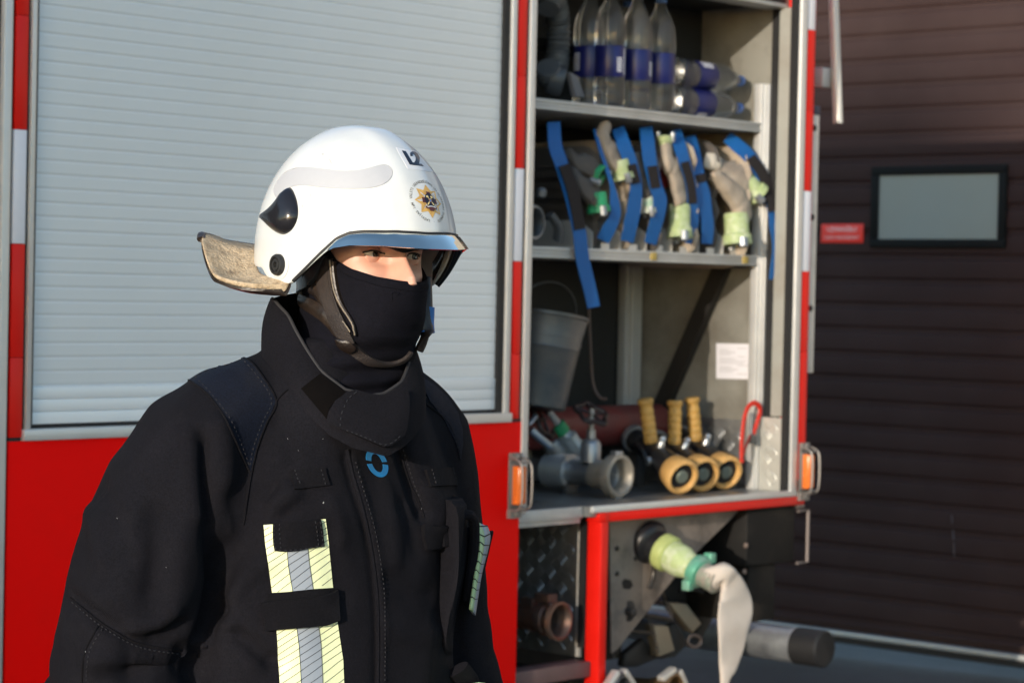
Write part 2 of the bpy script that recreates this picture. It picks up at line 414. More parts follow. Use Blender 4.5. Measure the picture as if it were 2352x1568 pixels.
# locker
def locker():
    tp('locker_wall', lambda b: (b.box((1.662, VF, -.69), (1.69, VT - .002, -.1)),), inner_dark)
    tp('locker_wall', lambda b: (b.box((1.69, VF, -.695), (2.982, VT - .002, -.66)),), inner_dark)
    tp('locker_wall', lambda b: (b.box((2.982, VF, -.66), (3.003, VT - .002, -.062)),), mat('grimy_shaded_wall', (.235, .23, .20), .65, var=.15, scale=5, dirt=(.11, .095, .075), dscale=3.5, damt=.8))  # grime blotches over a cream darkened in its colour for the locker's shade
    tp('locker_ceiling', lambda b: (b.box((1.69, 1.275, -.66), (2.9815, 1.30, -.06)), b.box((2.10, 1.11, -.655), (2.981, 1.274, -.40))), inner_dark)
    tp('ceiling_rail', lambda b: (b.box((1.7, 1.262, -.14), (2.98, 1.2748, -.05)),), alu_dull, bevel=.003)
    # floor of tread plate, with the silver ledge
    tp('locker_floor', lambda b: (b.box((1.69, VF - .03, -.66), (2.0, VF - .001, -.05)), b.box((2.0, VF - .03, -.66), (3.03, VF, -.012))), tread_m)
    tp('locker_ledge', lambda b: (b.box((2.0, VF - .018, -.012), (3.022, VF + .002, .0035)),), alu, bevel=.003)
    tp('locker_ledge', lambda b: (b.box((1.69, VF - .035, -.05), (2.0, VF - .001, -.036)), b.box((1.69, VF - .05, -.075), (2.0, VF - .0355, -.045))), alu_dull, bevel=.002)
    tp('red_rail', lambda b: b.box((2.035, -.342, -.055), (3.062, VF - .0185, -.0005)), red_edge, bevel=.003)
    tp('support_post', lambda b: (b.box((2.046, -1.0, -.056), (2.079, -.3425, -.0015)), b.box((2.046, -.342, -.0562), (2.079, VF - .019, .001))), red_edge, bevel=.003)
    tp('post_seal', lambda b: b.box((2.044, -.72, -.085), (2.056, VF - .031, -.0585)), black_rubber)
    # shelves: aluminium profile with grooves, recessed behind the shutter guides
    for v0, v1 in ((.862, .893), (.430, .463)):
        h = v1 - v0
        tp('shelf', lambda b: (b.box((1.69, v0 + .004, -.64), (2.981, v1 - .004, -.136)), b.box((1.69, v0, -.136), (2.962, v0 + h * .30, -.12)),
            b.box((1.69, v0 + h * .36, -.137), (2.962, v0 + h * .62, -.1225)), b.box((1.69, v0 + h * .68, -.136), (2.962, v1, -.12)), b.box((1.69, v0 + .002, -.14), (2.962, v1 - .002, -.128))), alu_dull, bevel=.0015)
    # yellow clips in the groove of the lower shelf
    for x in (1502, 1713):
        q = TW(x, 588, -.119)
        tp('shelf_clip', lambda b: b.box((q.x - .014, .435, -.124), (q.x + .014, .459, -.1165)), mat('mustard_plastic', (.45, .33, .09), .5), bevel=.002)
    # front pillar and slotted rail
    tp('pillar', lambda b: (b.box((2.945, VF, -.150), (2.957, 1.02, -.118)), b.box((2.957, VF, -.142), (2.968, 1.02, -.112)), b.box((2.968, VF, -.150), (2.981, 1.02, -.108))), alu, bevel=.002)
    tp('jamb_panel', lambda b: b.box((2.966, -.055, -.071), (2.981, 1.262, -.0245)), cream)
    tp('jamb_plate', lambda b: (tread(b, V((2.963, VF, -.0245)), V((0, 0, -1)), V((0, 1, 0)), .083, .235, V((-1, 0, 0)))), mat('clean_tread_plate', (.55, .55, .5), .45, .5, var=.1, scale=20))
    tp('back_profile', lambda b: (b.box((2.885, VF, -.655), (2.905, .43, -.62)), b.box((2.912, VF, -.655), (2.94, .43, -.615)), b.box((2.946, VF, -.655), (2.972, .43, -.62))), alu, bevel=.002)
    tp('wall_brace', lambda b: b.bar((2.962, .43, -.275), (2.962, -.06, -.525), .055, .03, up=(1, 0, 0)), mat('brace_black', (.02, .018, .016), .6, var=.4))
    tp('wall_tread_plate', lambda b: tread(b, V((2.9815, VF, -.15)), V((0, 0, -1)), V((0, 1, 0)), .50, .22, V((-1, 0, 0))), tread_m)
    # instruction sheet
    c = [TU(x, y, 2.9805) for x, y in ((1645, 788), (1734, 790), (1734, 871), (1645, 869))]
    sh = tp('instruction_sheet', lambda b: b.prism(c, (.0012, 0, 0)), mat('white_paper', (.76, .75, .80), .7, var=.03))
    ln = MB(); random.seed(4)
    a0, ax, ay = c[0], c[1] - c[0], c[3] - c[0]
    for i in range(13):
        t = .12 + i * .06; x0 = .08 if i % 4 else .55; x1 = x0 + random.uniform(.2, .38 if x0 > .5 else .82 - x0)
        ln.prism([a0 + ax * p + ay * q - V((.0004, 0, 0)) for p, q in ((x0, t), (x1, t), (x1, t + .018), (x0, t + .018))], (.0003, 0, 0))
    ln.build('printed_lines', mat('print_grey', (.40, .40, .42), .7), sh)
def tread(b, o, ex, ey, w, h, nn, pitch=.055, t=.0022):
    ex, ey, nn = ex.normalized(), ey.normalized(), nn.normalized()
    b.prism([o, o + ex * w, o + ex * w + ey * h, o + ey * h], -nn * .004)
    i = 0; y = pitch * .3
    while y < h - .01:
        x = pitch * .3; j = 0
        while x < w - .01:
            dirn = (ex + ey).normalized() if (i + j) % 2 else (ex - ey).normalized()
            per = nn.cross(dirn)
            for k in (-1, 0, 1):
                c = o + ex * x + ey * y + per * k * .0115
                if .02 < (c - o).dot(ex) < w - .02 and .02 < (c - o).dot(ey) < h - .02:
                    L = .017; W = .0032
                    q = [c - dirn * L, c - dirn * L * .6 + per * W, c + dirn * L * .6 + per * W, c + dirn * L, c + dirn * L * .6 - per * W, c - dirn * L * .6 - per * W]
                    top = [c + (p - c) * .6 + nn * t for p in q]
                    b.loft([q, top])
            x += pitch * .72; j += 1
        y += pitch * .72; i += 1
locker()

# marker lamps in wire guards
def lamp(u, v0, v1, first=[None]):
    h = v1 - v0
    b = MB(); b.box((u - .022, v0 - .02, .0), (u + .022, v1 + .03, .006)); b.box((u - .018, v0 + .0, .006), (u + .018, v0 + h, .012))
    o = b.build('marker_lamp', mat('lamp_grey', (.18, .17, .16), .5, .4), truck, bevel=.002)
    l = MB(); l.loft([[V((u + sx * s, vv, z)) for sx, vv in ((-1, v0 + .004 + k), (1, v0 + .004 + k), (1, v1 - .004 - k), (-1, v1 - .004 - k))] for z, s, k in ((.012, .0165, 0), (.034, .0155, .001), (.040, .011, .006))])
    l.build('lamp_lens', amber, o, bevel=.002)
    g = MB(); r = .0033
    for sx in (-1, 1):
        x = u + sx * .02
        g.tube(catmull([(x, v0 - .012, .004), (x, v0 - .010, .035), (x, v0 + .012, .052), (x, v1 - .012, .052), (x, v1 + .012, .035), (x, v1 + .02, .004)], 5), r, 6)
    for vv in (v0 - .002, v1 + .006): g.tube([(u - .02, vv, .044), (u + .02, vv, .044)], r, 6)
    g.box((u - .024, v0 - .035, .0005), (u + .024, v0 - .012, .014)); g.box((u - .02, v1 + .012, .0005), (u + .02, v1 + .032, .014))
    g.lathe([(.008, 0), (.008, .005), (.004, .008)], (u, v1 + .022, .014), (0, 0, 1), 10); g.lathe([(.008, 0), (.008, .005), (.004, .008)], (u, v0 - .022, .014), (0, 0, 1), 10)
    g.build('lamp_guard', guard_m, o)
lamp(1.652, -.272, -.155)
lamp(3.050, -.292, -.172)

# lower pump compartment
def lower():
    tp('compartment_shell', lambda b: (b.box((1.66, -.9, -.70), (2.9, -.36, -.62)), b.box((1.66, -.9, -.62), (1.69, -.36, -.021)), b.box((1.69, -.92, -.62), (2.07, -.80, -.14))), under)
    tp('tread_panel', lambda b: tread(b, V((2.058, -.75, -.10)), V((0, 0, -1)), V((0, 1, 0)), .45, .415, V((-1, 0, 0)), pitch=.062, t=.003), tread_m)
    tp('panel_edge', lambda b: b.box((2.0545, -.75, -.0999), (2.066, -.335, -.088)), alu_dull)
    tp('floor_lip', lambda b: (b.box((1.69, -.80, -.10), (2.044, -.755, -.03)),), mat('dirty_red_grey', (.16, .10, .095), .6, .2, var=.3, scale=18), bevel=.003)
    # rusty outlet elbow
    q = TW(1280, 1425, -.05)
    b = MB(); b.lathe([(.036, -.20), (.036, -.06), (.046, -.055), (.046, -.035), (.040, -.03), (.046, -.012), (.056, -.006), (.057, .012), (.050, .014), (.046, .010), (.040, -.05), (.036, -.12)], q, (0.05, 0, 1), 28, caps=True)
    b.tube(catmull([q + V((-.0, .0, -.19)), q + V((-.03, .0, -.25)), q + V((-.10, .01, -.28)), q + V((-.25, .03, -.28))], 5), .038, 14)
    b.box((-.02, .05, -.075), (.02, .075, -.02), o=q); b.box((-.03, -.035, -.12), (.0, .06, -.075), o=q)
    b.build('outlet_pipe', mat('rusty_steel', (.11, .085, .075), .5, .6, var=.4, scale=22, dirt=(.22, .09, .05), dscale=14, damt=.8), truck, sharp=50)
    # gusset plate under the locker, grimy
    gp = mat('grimy_gusset', (.27, .225, .19), .6, .15, var=.35, scale=8, dirt=(.05, .04, .035), dscale=6, damt=.8)
    c = [TW(x, y, -.07) for x, y in ((1400, 1180), (1705, 1165), (1600, 1268), (1560, 1312), (1420, 1488), (1405, 1500))]
    tp('gusset_plate', lambda b: b.prism(c, (0, 0, -.006)), gp)
    h = [TW(*CVL(x, y), -.0695) for x, y in ((345, 640), (370, 610), (430, 620), (450, 670), (420, 705), (360, 700))]
    tp('drain_hole', lambda b: b.prism(h, (0, 0, .0006)), black_rubber)
    # pump outlet with its chain and cap
    p = TW(1405, 1535 - 120, -.02)
    # black rear box, mud flap, lamp cage
    bx = [TW(x, y, -.03) for x, y in ((1745, 1165), (1847, 1160), (1843, 1292), (1800, 1297), (1742, 1300))]
    tp('rear_box', lambda b: (b.box((2.80, -.53, -.30), (3.06, -.347, -.03)),), under, bevel=.006)
    tp('mud_flap', lambda b: (b.box((2.84, -.715, -.30), (2.985, -.53, -.05)),), under, bevel=.004)
    tp('cage_bracket', lambda b: (b.tube([(3.062, -.365, -.02), (3.118, -.365, -.02), (3.118, -.535, -.02), (3.062, -.535, -.02)], .006, 8), b.box((3.04, -.352, -.028), (3.075, -.343, -.005))), mat('worn_steel', (.18, .15, .14), .5, .4, var=.3), bevel=0)
    tp('bolt', lambda b: [b.lathe([(.009, 0), (.009, .005), (.005, .008)], TW(x, y, -.029), (0, 0, 1), 8) for x, y in ((1712, 1252), (1708, 1312))], mat('bolt_rust', (.3, .22, .18), .5, .5))
    # rear tube bumper across the back
    e = TW(1896, 1490, -.02)
    b = MB(); b.lathe([(.060, -2.2), (.0605, -.11)], e, (0, 0, 1), 32, up=(0, 1, 0), caps=False)
    o = b.build('bumper_tube', mat('bumper_tread', (.34, .36, .38), .42, .6, var=.35, scale=26, bump=.5, bscale=90, dirt=(.09, .09, .10), dscale=8, damt=.6), truck)
    b = MB(); b.lathe([(.0595, -.112), (.062, -.11), (.062, -.006), (.056, 0), (0, 0)], e, (0, 0, 1), 32, caps=False); b.build('end_cap', black_rubber, o)
    tp('bumper_bracket', lambda b: (b.box((e.x - .20, e.y - .03, -.9), (e.x - .0, e.y + .03, -.8)),), under)
    # chassis behind the gusset: frame rail, brackets, tarpaulin folds
    tp('frame_rail', lambda b: (b.box((1.7, -.62, -1.05), (3.05, -.40, -.95)), b.box((2.07, -.68, -.62), (2.6, -.655, -.60)), b.box((2.07, -.74, -.5), (2.42, -.725, -.48))), under)
    bent = mat('bent_steel_tan', (.42, .34, .24), .5, .35, var=.25, scale=10)
    for pts in (((780, 830), (950, 840), (1085, 1020), (1000, 1110), (880, 960)), ((640, 1030), (780, 1040), (840, 1270), (690, 1330), (680, 1250)), ((1360, 210), (1565, 190), (1575, 320), (1480, 390), (1400, 290))):
        c = [TW(*CVL(x, y), -.22) for x, y in pts]
        tp('bent_bracket', lambda b: b.prism(c, (.01, 0, -.05)), bent, bevel=.006)
    tar = mat('black_tarpaulin', (.03, .027, .025), .55, var=.4, scale=10, bump=.3, bscale=30)
    for pts, w in ((((700, 640), (900, 560), (1230, 600), (1290, 800), (1080, 1180), (1000, 1160), (1090, 1010), (960, 830), (780, 820)), -.30), (((850, 1000), (960, 1210), (840, 1330), (690, 1350), (840, 1270), (790, 1040)), -.24),
                   (((1100, 330), (1400, 300), (1480, 400), (1580, 340), (1560, 420), (1430, 620), (1240, 580)), -.26), (((380, 1300), (560, 1150), (690, 1340), (500, 1420), (360, 1420)), -.26)):
        c = [TW(*CVL(x, y), w) for x, y in pts]
        tp('tarpaulin_fold', lambda b: b.prism(c, (0, 0, -.03)), tar, bevel=.008)
    # chains of the outlet caps
    for pts in (((690, 680), (760, 850), (810, 960)), ((370, 1010), (340, 1150), (270, 1330)), ((520, 830), (600, 980), (680, 1280))):
        P = catmull([TW(*CVL(x, y), -.10) for x, y in pts], 5)
        ch = MB()
        for i, p in enumerate(P[:-1]):
            a = (P[i + 1] - p); m_ = p + a * .5; s, t, _ = frame(a); 
            if i % 2: s, t = t, s
            L = a.length * .62
            ch.tube([m_ + a.normalized() * math.cos(h) * L + s * math.sin(h) * .0065 for h in np.linspace(0, 2 * math.pi, 9)], .0017, 5, caps=False)
        ch.build('cap_chain', mat('chain_steel', (.1, .09, .085), .5, .5), truck)
    pipe_m = mat('oily_pipe', (.06, .055, .05), .4, .5, var=.4, scale=20)
    for pts, r in ((((420, 940), (620, 955), (800, 990)), .008), (((250, 1080), (420, 1090), (600, 1110)), .006), (((540, 250), (620, 420), (640, 560), (600, 700)), .007), (((1080, 620), (1230, 600), (1300, 640)), .012), (((880, 720), (1000, 700), (1090, 730)), .006)):
        P = catmull([TW(*CVL(x, y), -.06 if r == .007 else -.16) for x, y in pts], 5)
        tp('pipe_run', lambda b: b.tube(P, r, 8), pipe_m)
    for x, y in ((300, 330), (470, 420), (300, 560), (560, 330)):
        tp('bolt', lambda b: b.lathe([(.008, 0), (.008, .005), (.004, .007)], TW(*CVL(x, y), -.0698), (0, 0, 1), 6), pipe_m)
    tp('hook_ring', lambda b: (b.tube([TW(*CVL(1010 + 60 * math.cos(h), 1180 + 55 * math.sin(h)), -.2) for h in np.linspace(0, 6.28, 14)], .006, 6)), mat('bolt_rust', (.3, .22, .18), .5, .5))
    # cap hanging at the left
    q = TW(1395, 1510, -.08); q = TW(*CVL(350, 900), -.09)
    tp('outlet_cap', lambda b: (b.lathe([(.0, .02), (.03, .02), (.042, .012), (.044, -.02), (.036, -.045), (.02, -.09)], q, (-.3, .0, 1), 18), b.lathe([(.012, 0), (.012, .03), (.0, .034)], q + V((0, 0, .02)), (0, 0, 1), 10)), mat('dark_cap', (.05, .05, .052), .45, .5, var=.4))
CVL = cv(1460, 1280, 3.672)
lower()

# rear ladder rail and grab pole
def rear():
    # pull belt of the shutter and its cord, inside the right jamb
    P = [TW(*q) for q in ((1800, 6, -.085), (1800, 60, -.085), (1797, 110, -.085), (1803, 170, -.085), (1799, 215, -.085))]
    tp('pull_belt', lambda b: b.ribbon(catmull(P, 5), V((.0, .0, .010)) + V((.010, 0, 0)), .003), mat('grey_belt', (.30, .33, .36), .5, .2))
    P2 = [TW(*q) for q in ((1799, 212, -.085), (1804, 260, -.088), (1816, 330, -.088), (1818, 430, -.088), (1812, 520, -.09), (1816, 560, -.09))]
    tp('pull_cord', lambda b: b.tube(catmull(P2, 5), .0045, 8), mat('dark_cord', (.03, .035, .045), .7))
    tp('ladder_rail', lambda b: (b.box((3.075, .10, -.06), (3.125, .925, -.052)), b.box((3.118, .10, -.06), (3.125, .925, -.01)), b.box((3.075, .10, -.0515), (3.08, .925, -.01))) if False else b.box((3.072, .085, -.055), (3.112, .925, -.008)), alu_dull, bevel=.003)
    tp('rail_hole', lambda b: [b.lathe([(.0, 0), (.011, 0), (.011, .0012), (.0, .0012)], TW(x, y, -.0078), (0, 0, 1), 14) for x, y in ((1871, 294), (1866, 499), (1862, 708))], black_rubber)
    tp('rail_cap', lambda b: b.box((3.070, .925, -.06), (3.114, .955, -.006)), mat('navy_cap', (.02, .03, .06), .5), bevel=.004)
    a, c = TU(1914, -30, 3.30), TU(1925, 284, 3.30)
    tp('grab_pole', lambda b: b.tube([a, c], .0165, 14), mat('white_pole', (.62, .61, .57), .4, .2, var=.08), bevel=0)
    k = TU(1922, 180, 3.30)
    tp('pole_bracket', lambda b: (b.box((3.07, k.y - .033, k.z - .075), (3.28, k.y + .033, k.z - .06)), b.box((3.245, k.y - .033, k.z - .075), (3.315, k.y + .033, k.z - .018))), alu_dull, bevel=.004)
rear()
# ---------------------------------------------------------------- gear in the locker
canvas = mat('hose_canvas', (.44, .37, .29), .85, var=.2, scale=14, bump=.4, bscale=400, dirt=(.16, .13, .11), dscale=6, damt=.6)
canvas_grey = mat('hose_canvas_grey', (.095, .085, .078), .85, var=.2, scale=14, bump=.4, bscale=400, dirt=(.09, .08, .07), dscale=6, damt=.6)
lime = mat('lime_tape', (.40, .49, .23), .55, var=.25, scale=40, bump=.4, bscale=120, dirt=(.60, .64, .48), dscale=34, damt=.9)
green = mat('green_tape', (.025, .30, .13), .5, var=.2, scale=30)
teal = mat('teal_coupling', (.10, .34, .23), .45, .2, var=.25, scale=30, dirt=(.32, .40, .34), dscale=22, damt=.6)
steel = mat('grey_cast_metal', (.34, .36, .38), .42, .7, var=.2, scale=22, dirt=(.12, .11, .10), dscale=9, damt=.5)
steel_dark = mat('dark_cast_metal', (.09, .095, .10), .45, .5, var=.3, scale=20)
hollow = mat('hollow_black', (.008, .008, .008), .8, var=.2)
blue_web = mat('blue_webbing', (.006, .11, .36), .62, var=.12, scale=50, bump=.3, bscale=700)
velcro = mat('dark_velcro', (.022, .018, .018), .95, var=.3, scale=60)
black_gear = mat('black_gear', (.014, .015, .017), .35, var=.4, scale=20)
yellow_grip = mat('yellow_grip', (.58, .34, .09), .55, var=.16, scale=30, bump=.3, bscale=120, dirt=(.16, .09, .03), dscale=26, damt=.5)
bumper_tan = mat('amber_rubber_bumper', (.62, .36, .12), .55, var=.12, scale=30, dirt=(.3, .16, .05), dscale=22, damt=.5)

def gt(name, label, cat, p, group=None):
    p = V(p); o = thing(name, label, cat, TM(*p), group); o['_b'] = 0; del o['_b']
    return o, p
# --- water bottles
glass = mat('bottle_water', (1., 1., 1.), .04, var=.0, trans=.97, ior=1.30, rvar=.01, bump=.35, bscale=26)
lab_blue = mat('bottle_label_blue', (.010, .014, .10), .35, var=.2, scale=30)
lab_white = mat('bottle_label_white', (.7, .7, .74), .5, var=.05)
cap_m = mat('bottle_cap', (.05, .16, .5), .4)
def bottle(label):
    o = thing('water_bottle', label, 'bottle', None, 'plastic water bottles on the top shelf')
    prof = [(.0, .006), (.026, .0), (.042, .005), (.046, .018), (.046, .045), (.0438, .052), (.046, .058), (.046, .084), (.0445, .088), (.0445, .184), (.046, .188), (.046, .212), (.0458, .232), (.0445, .25), (.041, .27), (.036, .287), (.030, .301), (.023, .315), (.017, .329), (.015, .344), (.0175, .346), (.0175, .35), (.0145, .351), (.0145, .355), (0, .355)]
    b = MB(); b.lathe(prof, (0, 0, 0), (0, 1, 0), 26, caps=False); b.build('bottle_body', glass, o)
    l = MB(); l.lathe([(.0448, .0895), (.0454, .091), (.0454, .182), (.0448, .1835)], (0, 0, 0), (0, 1, 0), 26, caps=False); lb = l.build('label', lab_blue, o)
    w = MB()
    for a0, a1, y0, y1 in ((-1.95, -1.55, .105, .150), (-1.35, -1.22, .098, .176), (.4, 1.0, .11, .165)):
        rows = 1 if a1 - a0 < .2 else 7
        for r in range(rows):
            ya = y0 + (y1 - y0) * r / rows; yb = ya + (y1 - y0) / rows * (.62 if rows > 1 else 1)
            P = lambda a, y, r_: V((math.cos(a) * r_, y, -math.sin(a) * r_))
            A = np.linspace(a0, a1, 5)
            w.loft([[P(a, ya, .0456), P(a, yb, .0456), P(a, yb, .0459), P(a, ya, .0459)] for a in A])
    w.build('label_print', lab_white, lb)
    c = MB(); c.lathe([(0, .358), (.0165, .358), (.0175, .355), (.0175, .342), (.0152, .342)], (0, 0, 0), (0, 1, 0), 20, caps=False); c.build('cap', cap_m, o)
    return o
def copy_tree(o):
    c = o.copy(); scene.collection.objects.link(c)
    for ch in o.children:
        k = copy_tree(ch); k.parent = c
    return c
b0 = bottle('tall clear bottle with blue label standing at the front left of the top shelf')
spots = [(1398, 236, -.172, 0, None), (1459, 243, -.176, .5, 'clear bottle with a white block on its blue label, standing second from the left'),
         (1513, 251, -.18, 1.3, 'slim clear bottle with dark blue label, rightmost of the standing bottles'),
         (1352, 226, -.235, 2.2, 'clear bottle standing half hidden behind the front left bottle'), (1440, 232, -.33, 3.0, 'clear bottle standing in the second row, behind the front bottles')]
SH = .8945
for i, (x, y, w, r, lb) in enumerate(spots):
    o = b0 if i == 0 else copy_tree(b0)
    if lb: o['label'] = lb
    u = TW(x, y, w).x
    o.matrix_world = TM(u, SH, w) @ Matrix.Rotation(r, 4, 'Y') @ Matrix.Diagonal((1.07, 1, 1.07, 1))
for i, (dv, lb) in enumerate(((.0455, 'clear bottle lying on the shelf at the bottom of the lying pair'), (.1345, 'clear bottle lying on top of the other lying bottle'))):
    o = copy_tree(b0); o['label'] = lb
    u = TW(1548, 240, -.18).x
    o.matrix_world = TM(u - .01 + i * .012, SH + dv, -.185 - i * .004) @ Matrix.Rotation(-math.pi / 2, 4, 'Z') @ Matrix.Rotation(1.2 + i * 2, 4, 'Y')
# film of the shrink pack
# --- dark suction hose coil, top left
def coil():
    c = TW(1268, 95, -.26)
    o, p = gt('suction_hose', 'dark grey ribbed suction hose coiled at the left end of the top shelf', 'hose', (c.x, SH, c.z))
    b = MB(); pts, rr = [], []
    for k in range(90):
        h = -2.2 + 4.6 * k / 89
        pts.append(c + V((math.cos(h) * .085, math.sin(h) * .115 + .01, -.05 * math.cos(h)))); rr.append(.036 + .003 * math.sin(k * 1.9))
    b.tube(pts, rr, 12); b.build('hose_tube', mat('ribbed_rubber', (.10, .105, .11), .4, var=.3, scale=20), o, base=p)
    e = MB(); q = pts[-1]; e.lathe([(.03, -.02), (.045, -.015), (.048, .02), (.042, .03), (.034, .03), (.034, 0)], c + V((-.01, -.115, .02)), (.6, -.2, .6), 18, caps=False)
    e.build('coupling', steel_dark, o, base=p)
    s = MB(); a, d = TW(1310, 165, -.19), TW(1335, 223, -.19); s.prism([a, a + V((.035, -.01, 0)), d + V((.02, 0, 0)), d + V((-.025, 0, 0))], (0, 0, -.02)); s.build('strap_end', mat('grey_cloth', (.16, .16, .17), .7), o, base=p, bevel=.003)
coil()

# --- folded delivery hoses in the slotted tray
CA, CB = cv(1300, 280, 3.92), cv(1680, 280, 3.92)
def PA(x, y, w): return TW(*CA(x, y), w)
def PB(x, y, w): return TW(*CB(x, y), w)
def coupling(b_list, p, ax, r, L, o, base, tape, up=None, name='coupling'):
    """storz coupling: taped socket, lugs, hollow mouth"""
    p = V(p); s, t, a = frame(ax, up)
    m = MB(); m.lathe([(r * .80, -L), (r * .86, -L * .9), (r * .84, -L * .35), (r * .98, -L * .3), (r, -L * .1), (r * 1.02, 0), (r * .82, .001), (r * .74, -.004), (r * .66, -.04)], p, a, 22, caps=False, wob=.012)
    ob = m.build(name, tape, o, base=base, sharp=50)
    l = MB()
    for k in range(2):
        h = k * math.pi + .5; q = p + (s * math.cos(h) + t * math.sin(h)) * r * .98
        l.lathe([(r * .30, -.018), (r * .34, .010), (r * .25, .014)], q, a, 8)
    l.build('lug', steel, ob, base=base, split=True)
    h = MB(); h.lathe([(0, -.03), (r * .67, -.028)], p, a, 18, caps=False); h.build('mouth', hollow, ob, base=base)
def bundle(b, u, v0, v1, wid, th, w0=-.60, w1=-.17, lean=0., n=3):
    step = (v1 - v0) / n; pts = []
    for i in range(n):
        v = v0 + step * (i + .5); r = step / 2
        seq = [(w0, v - r * .5), ((w0 + w1) / 2, v - r * .55), (w1 - r, v - r * .55)] + [(w1 - r + math.cos(h) * r, v + math.sin(h) * r * .55) for h in np.linspace(-1.4, 1.4, 7)] + [(w1 - r, v + r * .55), ((w0 + w1) / 2, v + r * .5), (w0, v + r * .5)]
        if i: pts += [(w0 - .02, v - r)]
        pts += seq
    b.tube([V((u + lean * (v - v0), v, w)) for w, v in pts], (wid / 2, th / 2), 10, up=(1, 0, 0), ex=3)
SV = .4655
G_H = 'folded fire hoses standing in the tray slots'
def hose(label, u, v1, wid, m, lean=0., n=3, w1=-.17):
    o, p = gt('fire_hose', label, 'fire hose', (u, SV, -.3), G_H)
    b = MB(); bundle(b, u, SV + .012, v1, wid * 1.35, .026, lean=lean, n=n, w1=w1)
    b.build('hose_body', m, o, base=p)
    return o, p
def flat_tail(o, p, pts, wids, m, th=.014, name='hose_end'):
    P = catmull(pts, 6); W = np.interp(np.linspace(0, 1, len(P)), np.linspace(0, 1, len(wids)), wids) * 1.18 * (1 + .015 * np.sin(np.arange(len(P)) * 1.9)); P = [q + V((0, 0, .0015 * math.sin(k * 1.3))) for k, q in enumerate(P)]
    b = MB(); b.tube(P, [(w / 2, th / 2 + .004) for w in W], 12, up=(.3, 0, 1), ex=2.6); b.build(name, m, o, base=p)
# 1: grey, two couplings with green tape
o, p = hose('grey folded hose with two green-taped couplings, leftmost in the tray', PA(640, 900, -.2).x, .74, .075, canvas_grey, n=4, w1=-.19)
flat_tail(o, p, [PA(480, 430, -.20), PA(560, 480, -.17), PA(680, 540, -.15), PA(740, 590, -.145)], [.05, .058, .058, .055], canvas_grey, .03)
coupling(None, PA(800, 640, -.13), PA(800, 640, -.13) - PA(660, 520, -.16) + V((0, 0, .05)), .036, .055, o, p, green)
flat_tail(o, p, [PA(520, 580, -.18), PA(600, 700, -.15), PA(720, 830, -.14), PA(745, 880, -.135)], [.05, .06, .06, .055], canvas_grey, .03)
coupling(None, PA(775, 985, -.13), V((.12, -1, .12)), .036, .06, o, p, green)
# 2: beige with pale coupling
o, p = hose('beige folded hose with an open loop at its top, second in the tray', PA(930, 900, -.2).x, .77, .07, canvas, n=4, lean=-.10, w1=-.17)
flat_tail(o, p, [PA(830, 130, -.16), PA(815, 260, -.15), PA(880, 400, -.145), PA(960, 520, -.145), PA(985, 560, -.14)], [.03, .04, .065, .06, .055], canvas, .03)
coupling(None, PA(1015, 660, -.13), V((.25, -1, .15)), .034, .06, o, p, lime)
# 3
o, p = hose('grey folded hose with a small white coupling, third in the tray', PA(1190, 900, -.2).x, .76, .07, canvas_grey, n=4, lean=-.06, w1=-.16)
flat_tail(o, p, [PA(1110, 420, -.15), PA(1160, 560, -.14), PA(1220, 720, -.135), PA(1250, 830, -.13)], [.06, .06, .05, .04], canvas_grey, .026)
coupling(None, PA(1262, 990, -.125), V((.05, -1, .1)), .024, .05, o, p, mat('white_tape', (.62, .62, .52), .5, var=.2, scale=30, dirt=(.1, .4, .2), dscale=20, damt=.6))
# 4: beige, lime at both ends
o, p = hose('beige folded hose with lime couplings at its top and its foot, fourth in the tray', PB(40, 900, -.2).x, .79, .07, canvas, n=4, lean=-.08, w1=-.15)
flat_tail(o, p, [PA(1420, 330, -.15), PA(1460, 500, -.135), PB(20, 560, -.13), PB(70, 760, -.125), PB(90, 900, -.125)], [.035, .06, .07, .075, .065], canvas, .03)
coupling(None, PA(1425, 235, -.15), V((-.1, 1, .1)), .024, .05, o, p, lime)
coupling(None, PB(75, 1235, -.125), V((-.08, -1, .1)), .040, .105, o, p, lime)
rs = MB(); rs.prism([PA(1370, 400, -.16), PA(1425, 430, -.16), PA(1462, 740, -.16), PA(1420, 740, -.16)], (0, 0, -.01)); rs.build('red_tag', mat('dark_red_cloth', (.22, .02, .015), .7, var=.2), o, base=p, bevel=.002)
# 5: behind the straps
o, p = hose('dark grey folded hose mostly hidden behind two crossing blue straps, fifth in the tray', PB(300, 900, -.2).x, .80, .07, canvas_grey, n=4, w1=-.18)
flat_tail(o, p, [PB(330, 480, -.17), PB(380, 490, -.16), PB(430, 500, -.155)], [.045, .05, .04], mat('pale_canvas', (.55, .5, .42), .85, var=.15), .03)
# 6: large beige, rightmost
o, p = hose('large beige hose with ribbed neck and two pale lime couplings, rightmost in the tray', PB(520, 900, -.2).x, .76, .11, canvas, n=4, w1=-.17)
flat_tail(o, p, [PB(430, 500, -.19), PB(520, 560, -.16), PB(640, 640, -.135), PB(720, 690, -.13)], [.07, .085, .085, .07], canvas, .04)
coupling(None, PB(845, 815, -.115), PB(845, 815, -.115) - PB(690, 660, -.14), .042, .07, o, p, lime)
flat_tail(o, p, [PB(400, 610, -.14), PB(520, 720, -.125), PB(640, 850, -.12), PB(690, 960, -.12), PB(680, 1040, -.12)], [.035, .05, .075, .09, .075], canvas, .04)
ex = MB(); ex.tube(catmull([PB(395, 600, -.128), PB(500, 700, -.118), PB(620, 810, -.112), PB(740, 910, -.108)], 5), .007, 8); ex.build('hose_edge', mat('pale_canvas_edge', (.58, .47, .36), .8), o, base=p)
